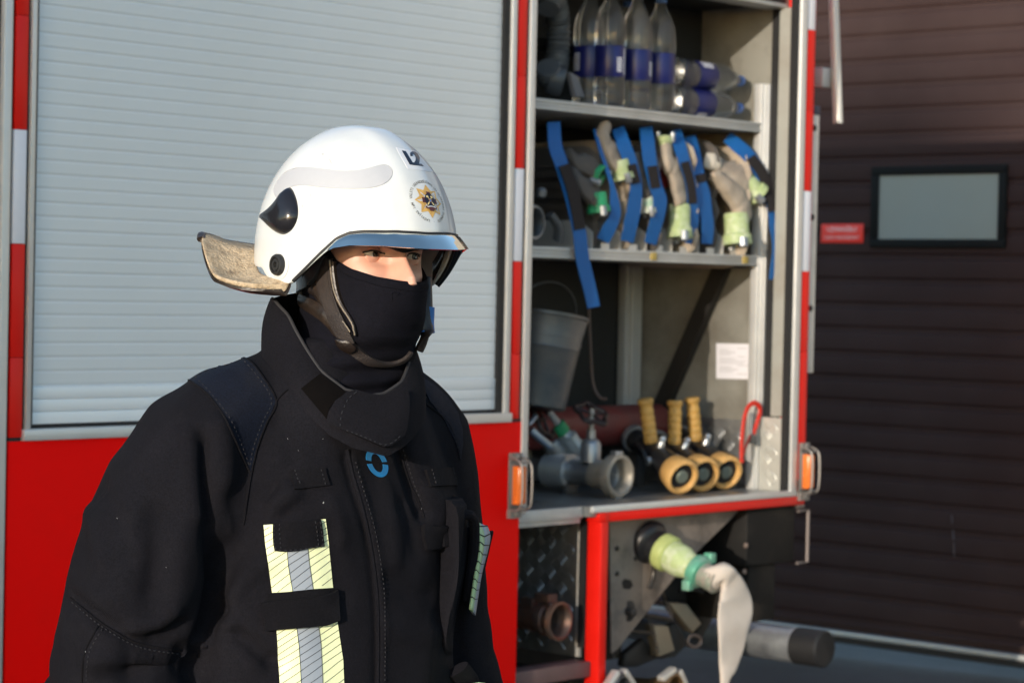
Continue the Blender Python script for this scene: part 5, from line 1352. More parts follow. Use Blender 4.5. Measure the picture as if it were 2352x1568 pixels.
# forehead pad of the helmet: a dark band with a shallow point above the nose
def pad(b):
    rows = []
    ps = np.linspace(-1.45, 1.45, 60)
    for f in (0, .35, .7, 1):
        row = []
        for p in ps:
            c0 = .0068 - .0042 * math.exp(-(p / .16) ** 2) + .0085 * min(1, abs(p) / .9) ** 1.6
            c = c0 + .035 * f; W = face_b(0, c)[1]; a = W * math.sin(p) * 1.04
            row.append(V((a, max(.0, face_b(a / 1.04 if abs(a / 1.04) < W * .999 else W * .999, c)[0]) + .0085 + .004 * f + .003 * math.cos(p) * (1 - f), c)))
        rows.append(row)
    b.loft([[r[i] for r in rows] + [V((r[i].x * .96, r[i].y - .007, r[i].z)) for r in reversed(rows)] for i in range(len(ps))])
b = MB(); pad(b); b.build('brow_pad', mat('pad_black', (.010, .009, .009), .85, var=.3, scale=30), helmet, xf=Matrix.Translation(-PB_) @ BF)

# ---- face cover (knitted tube over nose, chin and neck)
GC = [(.0, .080, .100, 2.2), (-.02, .0785, .112, 2.0), (-.040, .0775, .1265, 1.85), (-.055, .0765, .125, 1.85), (-.075, .0755, .118, 1.95), (-.095, .074, .109, 2.05), (-.112, .077, .097, 2.1), (-.128, .081, .080, 2.1), (-.145, .084, .064, 2.1), (-.165, .085, .055, 2.1), (-.19, .086, .050, 2.1), (-.22, .086, .05, 2.1)]
def gait(phi, c):
    g = sorted(GC); cs = [q[0] for q in g]
    W = np.interp(c, cs, [q[1] for q in g]); D = np.interp(c, cs, [q[2] for q in g]); ex = np.interp(c, cs, [q[3] for q in g])
    Dd = D if math.cos(phi) > 0 else float(np.interp(c, [-.15, -.10, -.05], [.128, .112, .098]))
    x, y = W * spow(math.sin(phi), 2 / ex), Dd * spow(math.cos(phi), 2 / ex)
    k = max(0, min(1, (-.105 - c) / .05)); q = .004 * math.sin(c * 210 + 2.2 * phi) * k + .0028 * math.sin(c * 95 - 3 * phi + 1) * max(0, min(1, (-.06 - c) / .04))
    q += .0012 * MN.noise(V((x, y, c)) * 40)
    r = math.hypot(x, y); 
    return V((x * (1 + q / r), y * (1 + q / r), c))
def gtop(phi):
    p = abs(phi); return float(np.interp(p, [0, .25, .6, .95, 1.15, 1.35, 1.6, math.pi], [-.0385, -.0375, -.033, -.0225, -.012, .010, .045, .06]))
NG = 120; gs = []
for t in np.linspace(0, 1, 70): gs.append([gait(-math.pi + 2 * math.pi * i / NG, gtop(-math.pi + 2 * math.pi * i / NG) * (1 - t) - .215 * t) for i in range(NG)])
hemroll = [[V((p.x * f, p.y * f, p.z + dz)) for p in gs[0]] for f, dz in ((.93, -.004), (.965, .0012), (.99, .0014))]
gb = MB(); gb.loft(hemroll + gs, caps=False)
XF = Matrix.Translation(-PB_) @ BF
gaiter = gb.build('face_cover', knit, person, xf=XF, sharp=80)
GAI = bvh_of(([BF @ p for s in gs for p in s], [[j * NG + i, j * NG + (i + 1) % NG, (j + 1) * NG + (i + 1) % NG, (j + 1) * NG + i] for j in range(len(gs) - 1) for i in range(NG)]))
b = MB(); hs = []
for i in range(NG + 1):
    ph = -math.pi + 2 * math.pi * i / NG; hs.append(gait(ph, gtop(ph) - .0105) * 1.001)
b.tube(hs, .0011, 5, caps=False); b.build('hem_seam', knit, gaiter, xf=XF)
CF_ = lambda x, y: ((x / 6.533 + 820) / 1.08844, (y / 6.533 + 580) / 1.08844)
b = MB(); seam(b, GAI, [CF_(*q) for q in ((1035, 1015), (1050, 985), (1090, 972), (1140, 980), (1150, 1010), (1120, 1025))], .0012, .0003, 2); seam(b, GAI, [CF_(*q) for q in ((1050, 1000), (1045, 1060), (1048, 1110))], .0007, .0003, 2)
b.build('stitched_mark', knit, gaiter, split=True)
# ---- straps of the helmet, lying on the face cover
CS = cv(680, 640, 5.227)
def css(pts): return [CS(*p) for p in pts]
def strip_on(b, bvh, left, right, th=.003, off=.0015, n=28, rows=7, bulge=0.):
    """a band between two traced edges, laid on a surface"""
    L, R = dense(left, 3), dense(right, 3)
    L = [L[int(i * (len(L) - 1) / (n - 1))] for i in range(n)]; R = [R[int(i * (len(R) - 1) / (n - 1))] for i in range(n)]
    top, bot = [], []
    for l, r in zip(L, R):
        tr, br = [], []
        for k in range(rows):
            t = k / (rows - 1); p, nn = cast(bvh, l[0] + (r[0] - l[0]) * t, l[1] + (r[1] - l[1]) * t)
            tr.append(p + nn * (off + th + bulge * math.sin(math.pi * t)) - PB_); br.append(p + nn * (off - .003) - PB_)
        top.append(tr); bot.append(br)
    b.loft([t + q[::-1] for t, q in zip(top, bot)])
def spart(name, fn, m, parent=None, **k):
    b = MB(); fn(b); return b.build(name, m, parent or helmet, **k)
lp = spart('ear_strap', lambda b: strip_on(b, GAI, css([(60, 400), (160, 520), (330, 620), (480, 720), (640, 830), (760, 950), (850, 1060), (920, 1110)]), css([(160, 330), (330, 470), (480, 540), (600, 590), (720, 690), (800, 800), (880, 930), (1010, 1080)]), .0025, .001, bulge=.002), leather)
spart('ear_strap', lambda b: strip_on(b, GAI, css([(470, 470), (560, 520), (640, 640), (690, 680)]), css([(600, 330), (640, 440), (690, 560), (720, 650)]), .002, .0005, bulge=.002), leather)
spart('chin_strap', lambda b: strip_on(b, GAI, css([(690, 40), (660, 200), (625, 380), (680, 600), (740, 760), (800, 900), (880, 1060), (960, 1130)]), css([(800, 30), (790, 150), (795, 300), (830, 480), (900, 700), (960, 830), (1040, 1000), (1090, 1110)]), .003, .003, bulge=.0008), webbing)
spart('strap_edge', lambda b: strip_on(b, GAI, css([(785, 60), (790, 150), (800, 300), (840, 480), (900, 640), (990, 780), (1060, 900), (1090, 1030)]), css([(840, 60), (845, 170), (860, 310), (890, 460), (950, 630), (1040, 790), (1095, 900), (1118, 1020)]), .0035, .003, bulge=.0012), leather)
b = MB(); seam(b, GAI, css([(800, 50), (812, 180), (830, 320), (862, 470), (925, 630), (1010, 780), (1075, 890), (1105, 1010)]), .0011, .0078, 4); seam(b, GAI, css([(960, 850), (1010, 920), (1050, 975)]), .0009, .0072, 4); b.build('worn_welt', welt, helmet, split=True)
def rib2(b):
    for k in range(46):
        t = k / 45; y = 150 + t * 620
        lx = np.interp(y, [40, 200, 380, 600, 760], [690, 660, 632, 690, 745]) + 10; rx = np.interp(y, [30, 150, 300, 480, 700, 830], [795, 785, 785, 822, 890, 950]) - 16
        pts = [cast(GAI, *CS(lx + (rx - lx) * s, y + 6 - 16 * s)) for s in (0, .5, 1)]
        b.tube([p + n * .0063 - PB_ for p, n in pts], .0007, 5)
CHIN = [o for o in helmet.children if o.name.startswith('chin_strap')][0]
o = spart('webbing_rib', rib2, mat('rib_brown', (.034, .025, .021), .7), CHIN)
spart('buckle_tab', lambda b: strip_on(b, GAI, css([(865, 1110), (880, 1150), (930, 1190), (1000, 1230)]), css([(900, 1075), (1000, 1085), (1060, 1110), (1110, 1150)]), .004, .004, bulge=.002), leather)
spart('chin_strap', lambda b: strip_on(b, GAI, css([(940, 1190), (1030, 1290), (1130, 1360), (1260, 1410), (1430, 1425), (1600, 1410), (1740, 1350), (1810, 1270)]), css([(1060, 1110), (1150, 1190), (1240, 1270), (1350, 1340), (1480, 1375), (1600, 1370), (1720, 1320), (1790, 1240)]), .0025, .002, bulge=.001), webbing)
# far side strap with its blue tape
def far(b, k):
    L = [BF @ gait(-math.radians(d), c) for d, c in ((62, -.035), (60, -.07), (54, -.105), (44, -.135))]
    return L
def farstrap(b):
    P = [gait(-math.radians(d), c) * 1.06 for d, c in ((70, -.025), (66, -.05), (62, -.075), (57, -.10), (50, -.122))]
    b.tube(catmull(P, 5), (.012, .006), 12, up=(0, 0, 1))
spart('far_strap', farstrap, leather, xf=XF)
def tape(b):
    P = [gait(-math.radians(d), c) * 1.10 for d, c in ((64, -.062), (62, -.078), (59, -.094))]
    b.tube(catmull(P, 4), (.011, .005), 10, up=(0, 0, 1))
spart('blue_tape', tape, mat('blue_tape', (.02, .12, .36), .45, var=.2), xf=XF)
# smoked visor end below the side lobe
spart('visor_end', lambda b: decal(b, GAI, C1s([(665, 1118), (700, 1112), (800, 1020), (900, 930), (960, 890), (945, 940), (880, 1080), (830, 1140), (780, 1172), (730, 1180), (690, 1155)]), .006, .0025, 7), mat('smoked_end', (.045, .046, .05), .2, spec=.5))

# ---- jacket: torso and sleeves grown together, then folded
JT = [(.84, 0, 0, .245, .175), (.92, 0, 0, .235, .168), (1.00, 0, 0, .222, .160), (1.10, 0, .0, .212, .158), (1.20, 0, .002, .210, .160), (1.28, 0, .004, .208, .160), (1.34, 0, .006, .195, .150), (1.40, 0, .014, .165, .132), (1.44, 0, .024, .138, .118), (1.48, 0, .036, .112, .104), (1.52, 0, .045, .095, .09)]
SR = [((.06, .0, 1.425), .085, .09), ((.125, -.0, 1.405), .088, .095), ((.185, -.005, 1.365), .092, .10), ((.225, -.015, 1.31), .096, .105), ((.252, -.022, 1.24), .099, .108), ((.272, -.028, 1.17), .100, .107), ((.286, -.032, 1.10), .098, .103), ((.292, -.034, 1.05), .094, .098), ((.300, -.03, .98), .090, .094), ((.312, -.02, .90), .082, .086), ((.322, -.01, .83), .072, .076)]
SL = [((-.06, .0, 1.425), .085, .09), ((-.125, .0, 1.405), .085, .092), ((-.178, -.005, 1.365), .092, .095), ((-.205, -.012, 1.30), .088, .095), ((-.222, -.018, 1.22), .086, .094), ((-.230, -.018, 1.12), .082, .092), ((-.238, -.008, 1.05), .080, .090), ((-.256, .01, .96), .080, .086), ((-.262, .04, .88), .070, .076)]
jb = MB(); jb.loft([[V((ca + ha * spow(math.cos(h), 2 / 2.3), cb + hb * spow(math.sin(h), 2 / 2.3), z)) for h in np.linspace(0, 2 * math.pi, 48, endpoint=False)] for z, ca, cb, ha, hb in JT])
for S in (SR, SL): jb.tube([s[0] for s in S], [(s[1], s[2]) for s in S], 24)
# the back of the coat standing off behind the right elbow
jb.tube([(.27, -.07, 1.14), (.315, -.10, 1.06), (.355, -.125, .95), (.385, -.14, .85)], [(.02, .03), (.035, .05), (.045, .06), (.05, .06)], 16)
tmp = jb.build('jacket_base', jk, None, xf=BT)
JV, JF = mesh_eval(tmp, [('REMESH', dict(mode='VOXEL', voxel_size=.0048)), ('SMOOTH', dict(iterations=14, factor=.6))])
JN = normals(JV, JF)
def to_local(P): return np.array((BT.inverted() @ Matrix.Identity(4)))[:3, :3] @ P.T
BTI = np.array(BT.inverted()); JL = JV @ BTI[:3, :3].T + BTI[:3, 3]
# soft drape: long folds down the sleeves and the body, small cloth unevenness
def drape(L):
    out = np.zeros(len(L))
    for i, p in enumerate(L):
        q = V(p)
        out[i] = .0085 * MN.noise(V((q.x * 9, q.y * 9, q.z * 3.0)) + V((3.1, .2, 5))) + .0042 * MN.noise(V((q.x * 22, q.y * 22, q.z * 9)))
        if abs(q.x) > .2:      # sleeve: cross folds around the elbow
            k = math.exp(-((q.z - 1.06) / .10) ** 2); out[i] += k * .006 * MN.noise(V((q.x * 7, q.y * 7, q.z * 26 + q.x * 14)))
    return out
JV = JV + JN * drape(JL)[:, None]
def fold(px, amp, wid):
    global JV, JN
    bv = bvh_of((JV, JF))
    pts = np.array([cast(bv, *q)[0][:] for q in dense(px, 6)])
    d2 = np.full(len(JV), 1e9)
    for p in pts: d2 = np.minimum(d2, ((JV - p) ** 2).sum(1))
    taper = 1.
    facing = (JN @ np.array((CAM - V(pts[len(pts) // 2])).normalized()[:])) > -.15
    JV = JV + JN * (1.6 * amp * np.exp(-d2 / wid ** 2) * facing)[:, None]
    JN = normals(JV, JF)
J3 = lambda x, y: ((x / 2.2175 + 0) / 1.08844, (y / 2.2175 + 1000) / 1.08844)
J4 = lambda x, y: ((x / 2.583 + 600) / 1.08844, (y / 2.583 + 1100) / 1.08844)
J2 = lambda x, y: (x / 2.845 + 422.6, y / 2.845 + 624.8)
j3 = lambda *P: [J3(*p) for p in P]
j4 = lambda *P: [J4(*p) for p in P]
j2 = lambda *P: [J2(*p) for p in P]
FOLDS = [
    (j3((1135, 240), (1150, 500), (1185, 800), (1195, 1000), (1170, 1180)), -.012, .018),      # sleeve against body
    (j3((1215, 160), (1230, 400), (1260, 600), (1290, 760)), .009, .018),
    (j3((1300, 560), (1330, 680), (1270, 850), (1200, 1000)), -.008, .018),                       # arm pit crease
    (j3((1560, 430), (1480, 560), (1390, 700), (1300, 830)), -.008, .018),
    (j3((1600, 470), (1560, 560), (1450, 720)), .007, .018),
    (j3((870, 650), (860, 850), (850, 1040)), -.006, .022),
    (j3((1000, 780), (985, 960), (960, 1100)), .006, .022),
    (j3((720, 640), (690, 900), (640, 1100)), .005, .028),
    (j3((380, 1090), (560, 1230), (760, 1340), (1000, 1390)), -.007, .012),                      # elbow seam
    (j3((720, 1480), (860, 1450), (1010, 1460)), -.014, .020),
    (j3((520, 1440), (700, 1420), (900, 1400)), .008, .016),
    (j3((1060, 1480), (1150, 1250), (1220, 1170)), -.012, .018),
    (j3((1180, 1180), (1300, 1290), (1450, 1420)), .006, .020),
    (j4((0, 1270), (80, 1350), (200, 1430)), -.008, .016),
    (j4((690, 120), (735, 300), (800, 500), (850, 720), (880, 1000), (890, 1250), (890, 1560)), -.004, .008),   # placket step
    (j4((720, 130), (765, 300), (830, 520), (875, 740), (905, 1000), (912, 1250), (910, 1560)), .0035, .008),
    (j4((1030, 60), (1100, 280), (1190, 480)), -.004, .010),
    (j4((1340, 700), (1380, 950), (1390, 1250), (1400, 1560)), -.010, .018),
    (j4((1240, 330), (1300, 420), (1290, 520)), .005, .02),
    (j2((1390, 1080), (1450, 1300), (1540, 1560)), -.005, .012),
    (j3((450, 520), (520, 700), (560, 880)), .004, .014), (j3((560, 480), (640, 640), (700, 860)), -.004, .014), (j3((1050, 200), (1060, 420), (1080, 640)), .006, .014),
    (j3((960, 1180), (860, 1240), (740, 1260)), .005, .010), (j3((1000, 1250), (930, 1300), (850, 1310)), -.005, .010), (j3((450, 1180), (540, 1290), (640, 1320)), .004, .010),
    (j3((1600, 620), (1500, 700), (1400, 820)), -.005, .012), (j3((1480, 900), (1380, 960), (1290, 1080)), .005, .014), (j3((1250, 1300), (1380, 1340), (1500, 1440)), -.006, .012),
    (j4((150, 420), (260, 380), (340, 330)), .004, .012), (j4((600, 420), (640, 520), (660, 640)), .003, .012), (j4((940, 300), (980, 520), (1000, 760)), .004, .016), (j4((1060, 420), (1120, 560), (1150, 700)), -.004, .014),
    (j4((960, 900), (1080, 980), (1220, 1000)), -.003, .014), (j4((950, 1200), (1100, 1260), (1300, 1240)), .003, .016), (j2((640, 1000), (700, 1180), (720, 1350)), -.003, .012),
    (j4((560, 620), (600, 800), (640, 1000)), -.004, .02),
]
for F in FOLDS: fold(*F)
_nb = np.zeros((len(JV), 3)); _ct = np.zeros(len(JV))
for f in JF:
    for k in range(len(f)): _nb[f[k]] += JV[f[k - 1]]; _ct[f[k]] += 1
_pits = [np.array(cast(bvh_of((JV, JF)), *J3(*q))[0][:]) for q in ((1380, 700), (1370, 760), (1340, 640), (1300, 850))]
_w = np.zeros(len(JV))
for _p in _pits: _w = np.maximum(_w, np.exp(-((JV - _p) ** 2).sum(1) / .030 ** 2))
JV = JV * .55 + .45 * _nb / np.maximum(_ct, 1)[:, None]
_E0 = np.concatenate([np.array([(f[k - 1], f[k]) for k in range(len(f))]) for f in JF])
for _ in range(30):
    _nb = np.zeros((len(JV), 3)); np.add.at(_nb, _E0[:, 1], JV[_E0[:, 0]])
    JV = JV + (_nb / np.maximum(_ct, 1)[:, None] - JV) * (.7 * _w)[:, None]
JACK = bvh_of((JV, JF))
jb = MB(); jb.add([V(p) - PB_ for p in JV], JF)
jacket = jb.build('jacket', jk, person, sharp=80)
def jpart(name, fn, m, parent=None, **k):
    b = MB(); fn(b); return b.build(name, m, parent or jacket, **k)

# ---- collar
ZT = [(-180, 1.585), (-130, 1.575), (-90, 1.555), (-50, 1.512), (-20, 1.462), (0, 1.446), (14, 1.443), (36, 1.452), (54, 1.476), (69, 1.512), (87, 1.552), (110, 1.572), (130, 1.574), (180, 1.585)]
ZB = [(-180, 1.50), (-130, 1.495), (-90, 1.455), (-40, 1.416), (-10, 1.380), (8, 1.366), (32, 1.378), (46, 1.394), (69, 1.434), (100, 1.475), (130, 1.495), (180, 1.50)]
def colp(deg, t, off=0.):
    d = (deg + 180) % 360 - 180
    zt, zb = np.interp(d, *zip(*ZT)), np.interp(d, *zip(*ZB)); h = math.radians(d)
    Ra = .112 * (1 - t) + .097 * t + .006 * math.sin(math.pi * t) + off; Rb = (.128 if math.cos(h) > 0 else .112) * (1 - t) + .104 * t + .006 * math.sin(math.pi * t) + off
    return V((Ra * math.sin(h), .064 + Rb * math.cos(h) + .002 * math.sin(6 * h + 4 * t), zb + (zt - zb) * t))
NC = 110
XTB = Matrix.Translation(-PB_) @ BT
def collar(b):
    outer = [[colp(i * 360 / NC, t) for i in range(NC)] for t in np.linspace(-.06, .97, 12)]
    top = [[colp(i * 360 / NC, 1.0, -.001) for i in range(NC)], [colp(i * 360 / NC, 1.0, -.005) for i in range(NC)]]
    inn = [[colp(i * 360 / NC, t, -.0075) for i in range(NC)] for t in np.linspace(.96, .0, 8)]
    b.loft(outer + top + inn, caps=False)
col = jpart('collar', collar, jk, xf=Matrix.Translation(-PB_) @ BT)
cv_, cf_ = [BT @ V(colp(i * 360 / NC, t)) for t in np.linspace(-.06, 1, 14) for i in range(NC)], [[j * NC + i, j * NC + (i + 1) % NC, (j + 1) * NC + (i + 1) % NC, (j + 1) * NC + i] for j in range(13) for i in range(NC)]
COLL = bvh_of((JV, JF), (cv_, cf_))
jpart('velcro_patch', lambda b: decal(b, COLL, j2((890, 664), (1070, 796), (1008, 830), (950, 890), (935, 960), (768, 760)), .0005, .0012, 6), mat('black_velcro', (.0035, .003, .003), .95, var=.3, scale=60, spec=.05), col)
jpart('collar_flap', lambda b: decal(b, COLL, j2((1110, 782), (1040, 806), (985, 850), (950, 910), (940, 970), (1020, 1020), (1150, 1080), (1290, 1142), (1340, 1130), (1420, 1060), (1445, 930), (1450, 830), (1440, 778), (1380, 812), (1290, 824), (1180, 804)), .004, .0045, 7), jk, col)
COLL2 = COLL
for S, o_ in ((j2((1115, 800), (1060, 850), (1025, 930), (1022, 1015)), .0095), (j2((1060, 1035), (1180, 1085), (1300, 1130), (1400, 1060)), .0095)):
    b = MB(); stitch(b, COLL, S, off=o_); b.build('collar_stitching', mat('thread_grey', (.014, .014, .018), .8), col)
b = MB(); b.tube([XTB @ colp(d, 1.0, -.0025) for d in range(-70, 140, 5)], .0026, 7); b.build('collar_piping', mat('worn_edge', (.020, .019, .021), .8, var=.5, scale=40), col)

# ---- yoke patches
YR = [(20, 700), (150, 612), (250, 572), (345, 548), (420, 580), (500, 670), (560, 770), (602, 845), (540, 980), (475, 1150), (438, 1320), (372, 1190), (310, 1050), (240, 910), (140, 785)]
YL = [(1530, 690), (1575, 705), (1640, 745), (1720, 820), (1785, 920), (1815, 1030), (1818, 1120), (1803, 1230), (1770, 1110), (1700, 970), (1600, 840)]
jpart('shoulder_patch', lambda b: decal(b, JACK, j2(*YR), .0003, .0016, 7), yoke)
jpart('shoulder_patch', lambda b: decal(b, JACK, j2(*YL), .0003, .0016, 7), yoke)
b = MB()
seam(b, JACK, j2(*YR[:1], *YR[-1:], *YR[-2:-5:-1], (436, 1318)), .0016, .0012); seam(b, JACK, j2((345, 548), (420, 580), (500, 670), (602, 845), (540, 980), (475, 1150), (438, 1320), (420, 1420), (400, 1560)), .0016, .0012)
seam(b, JACK, j2((602, 845), (640, 800), (680, 765)), .0014, .0008); seam(b, JACK, j2((1520, 810), (1590, 870), (1690, 950), (1760, 1060), (1800, 1200)), .0014, .0010)
seam(b, JACK, j3((390, 1095), (560, 1235), (760, 1345), (1000, 1385)), .0016, .0005); seam(b, JACK, j3((540, 1255), (470, 1400), (455, 1560)), .0016, .0005)
seam(b, JACK, j3((1385, 420), (1370, 560), (1350, 690)), .0014, .0005); seam(b, JACK, j4((1030, 60), (1100, 280), (1150, 380), (1190, 500)), .0014, .0005)
b.build('jacket_seam', jk_trim, jacket, split=True)
th = mat('thread_grey', (.014, .014, .018), .8)
for S in (j2((75, 690), (170, 790), (270, 920), (345, 1070), (420, 1260)), j2((395, 590), (480, 690), (570, 840), (515, 970), (450, 1140), (425, 1280)), j2((1550, 800), (1640, 880), (1730, 980), (1785, 1150))):
    b = MB(); stitch(b, JACK, S, off=.0022); b.build('jacket_stitching', th, jacket)
for S in (j3((400, 1120), (570, 1260), (770, 1368), (990, 1405)), j3((565, 1270), (495, 1400), (480, 1560)), j4((1055, 60), (1125, 280), (1175, 400)), j4((745, 140), (790, 300), (855, 520), (900, 740), (930, 1000), (936, 1250), (934, 1560))):
    b = MB(); stitch(b, JACK, S, off=.0008); b.build('jacket_stitching', th, jacket)
# placket piping
b = MB(); seam(b, JACK, j4((690, 60), (730, 230), (775, 380), (820, 560), (858, 760), (885, 1000), (893, 1250), (890, 1600)), .0032, .0006, 6); b.build('placket_edge', jk, jacket)

# lint on the cloth
b = MB(); random.seed(9)
for x, y in [J2(*p) for p in ((680, 1090), (905, 1090), (750, 1165), (910, 1505))] + [J3(*p) for p in ((655, 655), (925, 925), (480, 1395))] + [J4(*p) for p in ((540, 405), (1170, 440), (1340, 825))]:
    p, n = cast(COLL, x, y); s_ = n.orthogonal().normalized(); t_ = n.cross(s_); r = random.uniform(.0004, .0007); h = random.random() * 3
    d_ = s_ * math.cos(h) + t_ * math.sin(h); p = p + n * .002 - PB_
    b.tube([p - d_ * r * 1.8, p, p + d_ * r * 1.8], r * .6, 5)
b.build('lint', mat('lint_white', (.3, .3, .3), .9), jacket)
# ---- blue ring logo
def ring_half(t0, t1):
    o, i = [], []
    for t in np.linspace(t0, t1, 14):
        for L, rx, ry in ((o, 68, 92), (i, 36, 60)):
            x, y = rx * math.cos(t), ry * math.sin(t); L.append((884 + x + .24 * y, 147 + y + .10 * x))
    return o + i[::-1]
logo_m = mat('logo_blue', (.006, .14, .34), .5, var=.05)
jpart('ring_logo', lambda b: (decal(b, JACK, j4(*ring_half(math.radians(188), math.radians(351))), .0002, .0006, 4), decal(b, JACK, j4(*ring_half(math.radians(4), math.radians(172))), .0002, .0006, 4)), logo_m)

# ---- reflective strips with slanting print
yel = mat('fluorescent_yellow', (.72, .77, .47), .55, var=.04, scale=30, bump=.1, bscale=500)
slv = mat('silver_reflective', (.30, .34, .39), .45, .15, var=.12, scale=14)
inkm = mat('print_black', (.012, .012, .012), .7)
C6 = lambda x, y: ((x / 3.672 + 600) / 1.08844, (y / 3.672 + 1280) / 1.08844)
def refl(b, rows, off=.0014):
    """rows: (y_left, x edges at left margin, left/right of the grey stripe, right margin)"""
    n = 40; T = np.linspace(0, 1, n)
    src = np.linspace(0, 1, len(rows)); rows = np.array(rows, float)
    E = [np.array([np.interp(T, src, rows[:, 2 * k]), np.interp(T, src, rows[:, 2 * k + 1])]).T for k in range(4)]
    def lay(pa, o): 
        p, nn = cast(JACK, *C6(*pa)); return p + nn * o - PB_
    for k in range(3):
        b.k = 1 if k == 1 else 0; m = 5
        g = [[lay(E[k][i] + (E[k + 1][i] - E[k][i]) * j / (m - 1), off) for j in range(m)] for i in range(n)]
        b.add([p for r in g for p in r], [(i * m + j, i * m + j + 1, (i + 1) * m + j + 1, (i + 1) * m + j) for i in range(n - 1) for j in range(m - 1)])
    b.k = 2
    def lx(s, t):      # s 0..1 over the full width, t 0..1 down
        l = np.array([np.interp(t, T, E[0][:, 0]), np.interp(t, T, E[0][:, 1])]); r = np.array([np.interp(t, T, E[3][:, 0]), np.interp(t, T, E[3][:, 1])])
        return l + (r - l) * s
    H = E[0][-1, 1] - E[0][0, 1]; Wd = E[3][0, 0] - E[0][0, 0]
    dt = .52 * Wd / H; step = 66 / H; t0 = -.02
    while t0 < 1 + dt:
        pts = []
        for s in np.linspace(0, 1, 12):
            t = t0 - dt * s
            if 0 <= t <= 1: pts.append((lx(s, t - .0024), lx(s, min(1, t + .0024 * 400 / H))))
        if len(pts) > 1:
            g = [[lay(a, off + .0006), lay((a[0], a[1] + 5.2), off + .0006)] for a, c in pts]
            b.add([p for r in g for p in r], [(2 * i, 2 * i + 1, 2 * i + 3, 2 * i + 2) for i in range(len(g) - 1)])
        t0 += step
    for k in (1, 2):
        g = [[lay((e[0] - 2.2, e[1]), off + .0008), lay((e[0] + 2.2, e[1]), off + .0008)] for e in E[k]]
        b.add([p for r in g for p in r], [(2 * i, 2 * i + 1, 2 * i + 3, 2 * i + 2) for i in range(n - 1)])
UP = [(220, 115, 405, 100, 590, 80, 785, 58), (236, 300, 428, 275, 612, 250, 808, 235), (262, 500, 440, 480, 632, 455, 826, 440), (296, 745, 482, 722, 668, 702, 850, 690)]
LO = [(335, 1070, 520, 1050, 716, 1030, 890, 985), (348, 1240, 540, 1225, 738, 1205, 915, 1160), (360, 1420, 553, 1410, 748, 1390, 945, 1360), (366, 1640, 562, 1640, 758, 1640, 955, 1640)]
jpart('reflective_strip', lambda b: refl(b, UP), [yel, slv, inkm], smooth=True)
jpart('reflective_strip', lambda b: refl(b, LO), [yel, slv, inkm], smooth=True)
# ---- pocket flaps and loops
j6 = lambda *P: [C6(*p) for p in P]
fl1 = jpart('pocket_flap', lambda b: decal(b, JACK, j6((308, 102), (520, 82), (738, 62), (750, 180), (758, 308), (640, 322), (540, 345), (440, 355), (318, 358), (312, 230)), .003, .0035, 6), jk_trim)
jpart('strap_loop', lambda b: decal(b, JACK, j6((258, 738), (480, 725), (690, 712), (868, 698), (880, 780), (600, 800), (270, 812)), .002, .003, 7), jk_trim)
jpart('strap_loop', lambda b: decal(b, JACK, j6((180, 838), (268, 808), (500, 792), (700, 770), (820, 730), (868, 702), (882, 850), (895, 985), (770, 1030), (600, 1050), (400, 1065), (232, 1082), (222, 960), (205, 890)), .007, .004, 7), jk_trim)
for P in (((325, 197), (435, 186), (545, 180), (560, 235), (576, 290), (460, 305), (350, 322), (338, 260)), ((1190, 190), (1285, 180), (1380, 175), (1395, 230), (1410, 290), (1320, 296), (1225, 303), (1208, 250))):
    jpart('pocket_flap', lambda b: decal(b, JACK, j4(*P), .001, .0035, 6), jk_trim)
for S in (j6((322, 115), (330, 350)), j6((370, 108), (378, 348)), j6((680, 75), (700, 312)), j6((725, 75), (742, 305)), j6((320, 345), (540, 332), (745, 298))):
    b = MB(); stitch(b, JACK, S, off=.0075); b.build('flap_stitching', th, jacket)
for S in (j4((360, 195), (385, 312)), j4((520, 190), (548, 290)), j4((1222, 192), (1255, 296)), j4((1355, 182), (1385, 288))):
    b = MB(); stitch(b, JACK, S, off=.0052); b.build('flap_stitching', th, jacket)
# ---- radio pocket on the left chest, standing proud
def rpocket(b):
    # outline in (x to his right, z) on the chest, swept forward
    P = [(-.120, 1.294), (-.150, 1.292), (-.176, 1.285), (-.184, 1.20), (-.178, 1.10), (-.158, 1.07), (-.130, 1.09), (-.120, 1.19)]
    rows = []
    for f, s in ((0., 1.0), (.012, 1.02), (.034, 1.0), (.044, .93), (.047, .8)):
        c = V((-.135, 0, 1.18)); row = []
        for x, z in P:
            base = .155 * (1 - min(.97, (abs(x) / .208)) ** 2.3) ** (1 / 2.3)
            q = V((c.x + (x - c.x) * s, base - .012 + f * (1.15 if z > 1.15 else .55), c.z + (z - c.z) * s)); row.append(q)
        rows.append(catmull(row + [row[0]], 5)[:-1])
    b.loft(rows)
XT = Matrix.Translation(-PB_) @ BT
rp = MB(); rpocket(rp); rv = [BT @ p for p in rp.v]; rf = [list(f) for f in rp.f]
rad = rp.build('radio_pocket', jk, jacket, xf=XT, sharp=50)
POCK = bvh_of((JV, JF), (rv, rf))
jpart('pocket_strap', lambda b: decal(b, POCK, j4((1168, 552), (1250, 550), (1340, 549), (1348, 620), (1352, 684), (1270, 695), (1192, 708), (1178, 630)), .004, .004, 6), jk_trim, rad)
b = MB()
E = ([(1505, 515), (1548, 610), (1552, 720), (1522, 880), (1490, 1090)], [(1600, 555), (1618, 620), (1600, 720), (1560, 880), (1522, 1130)])
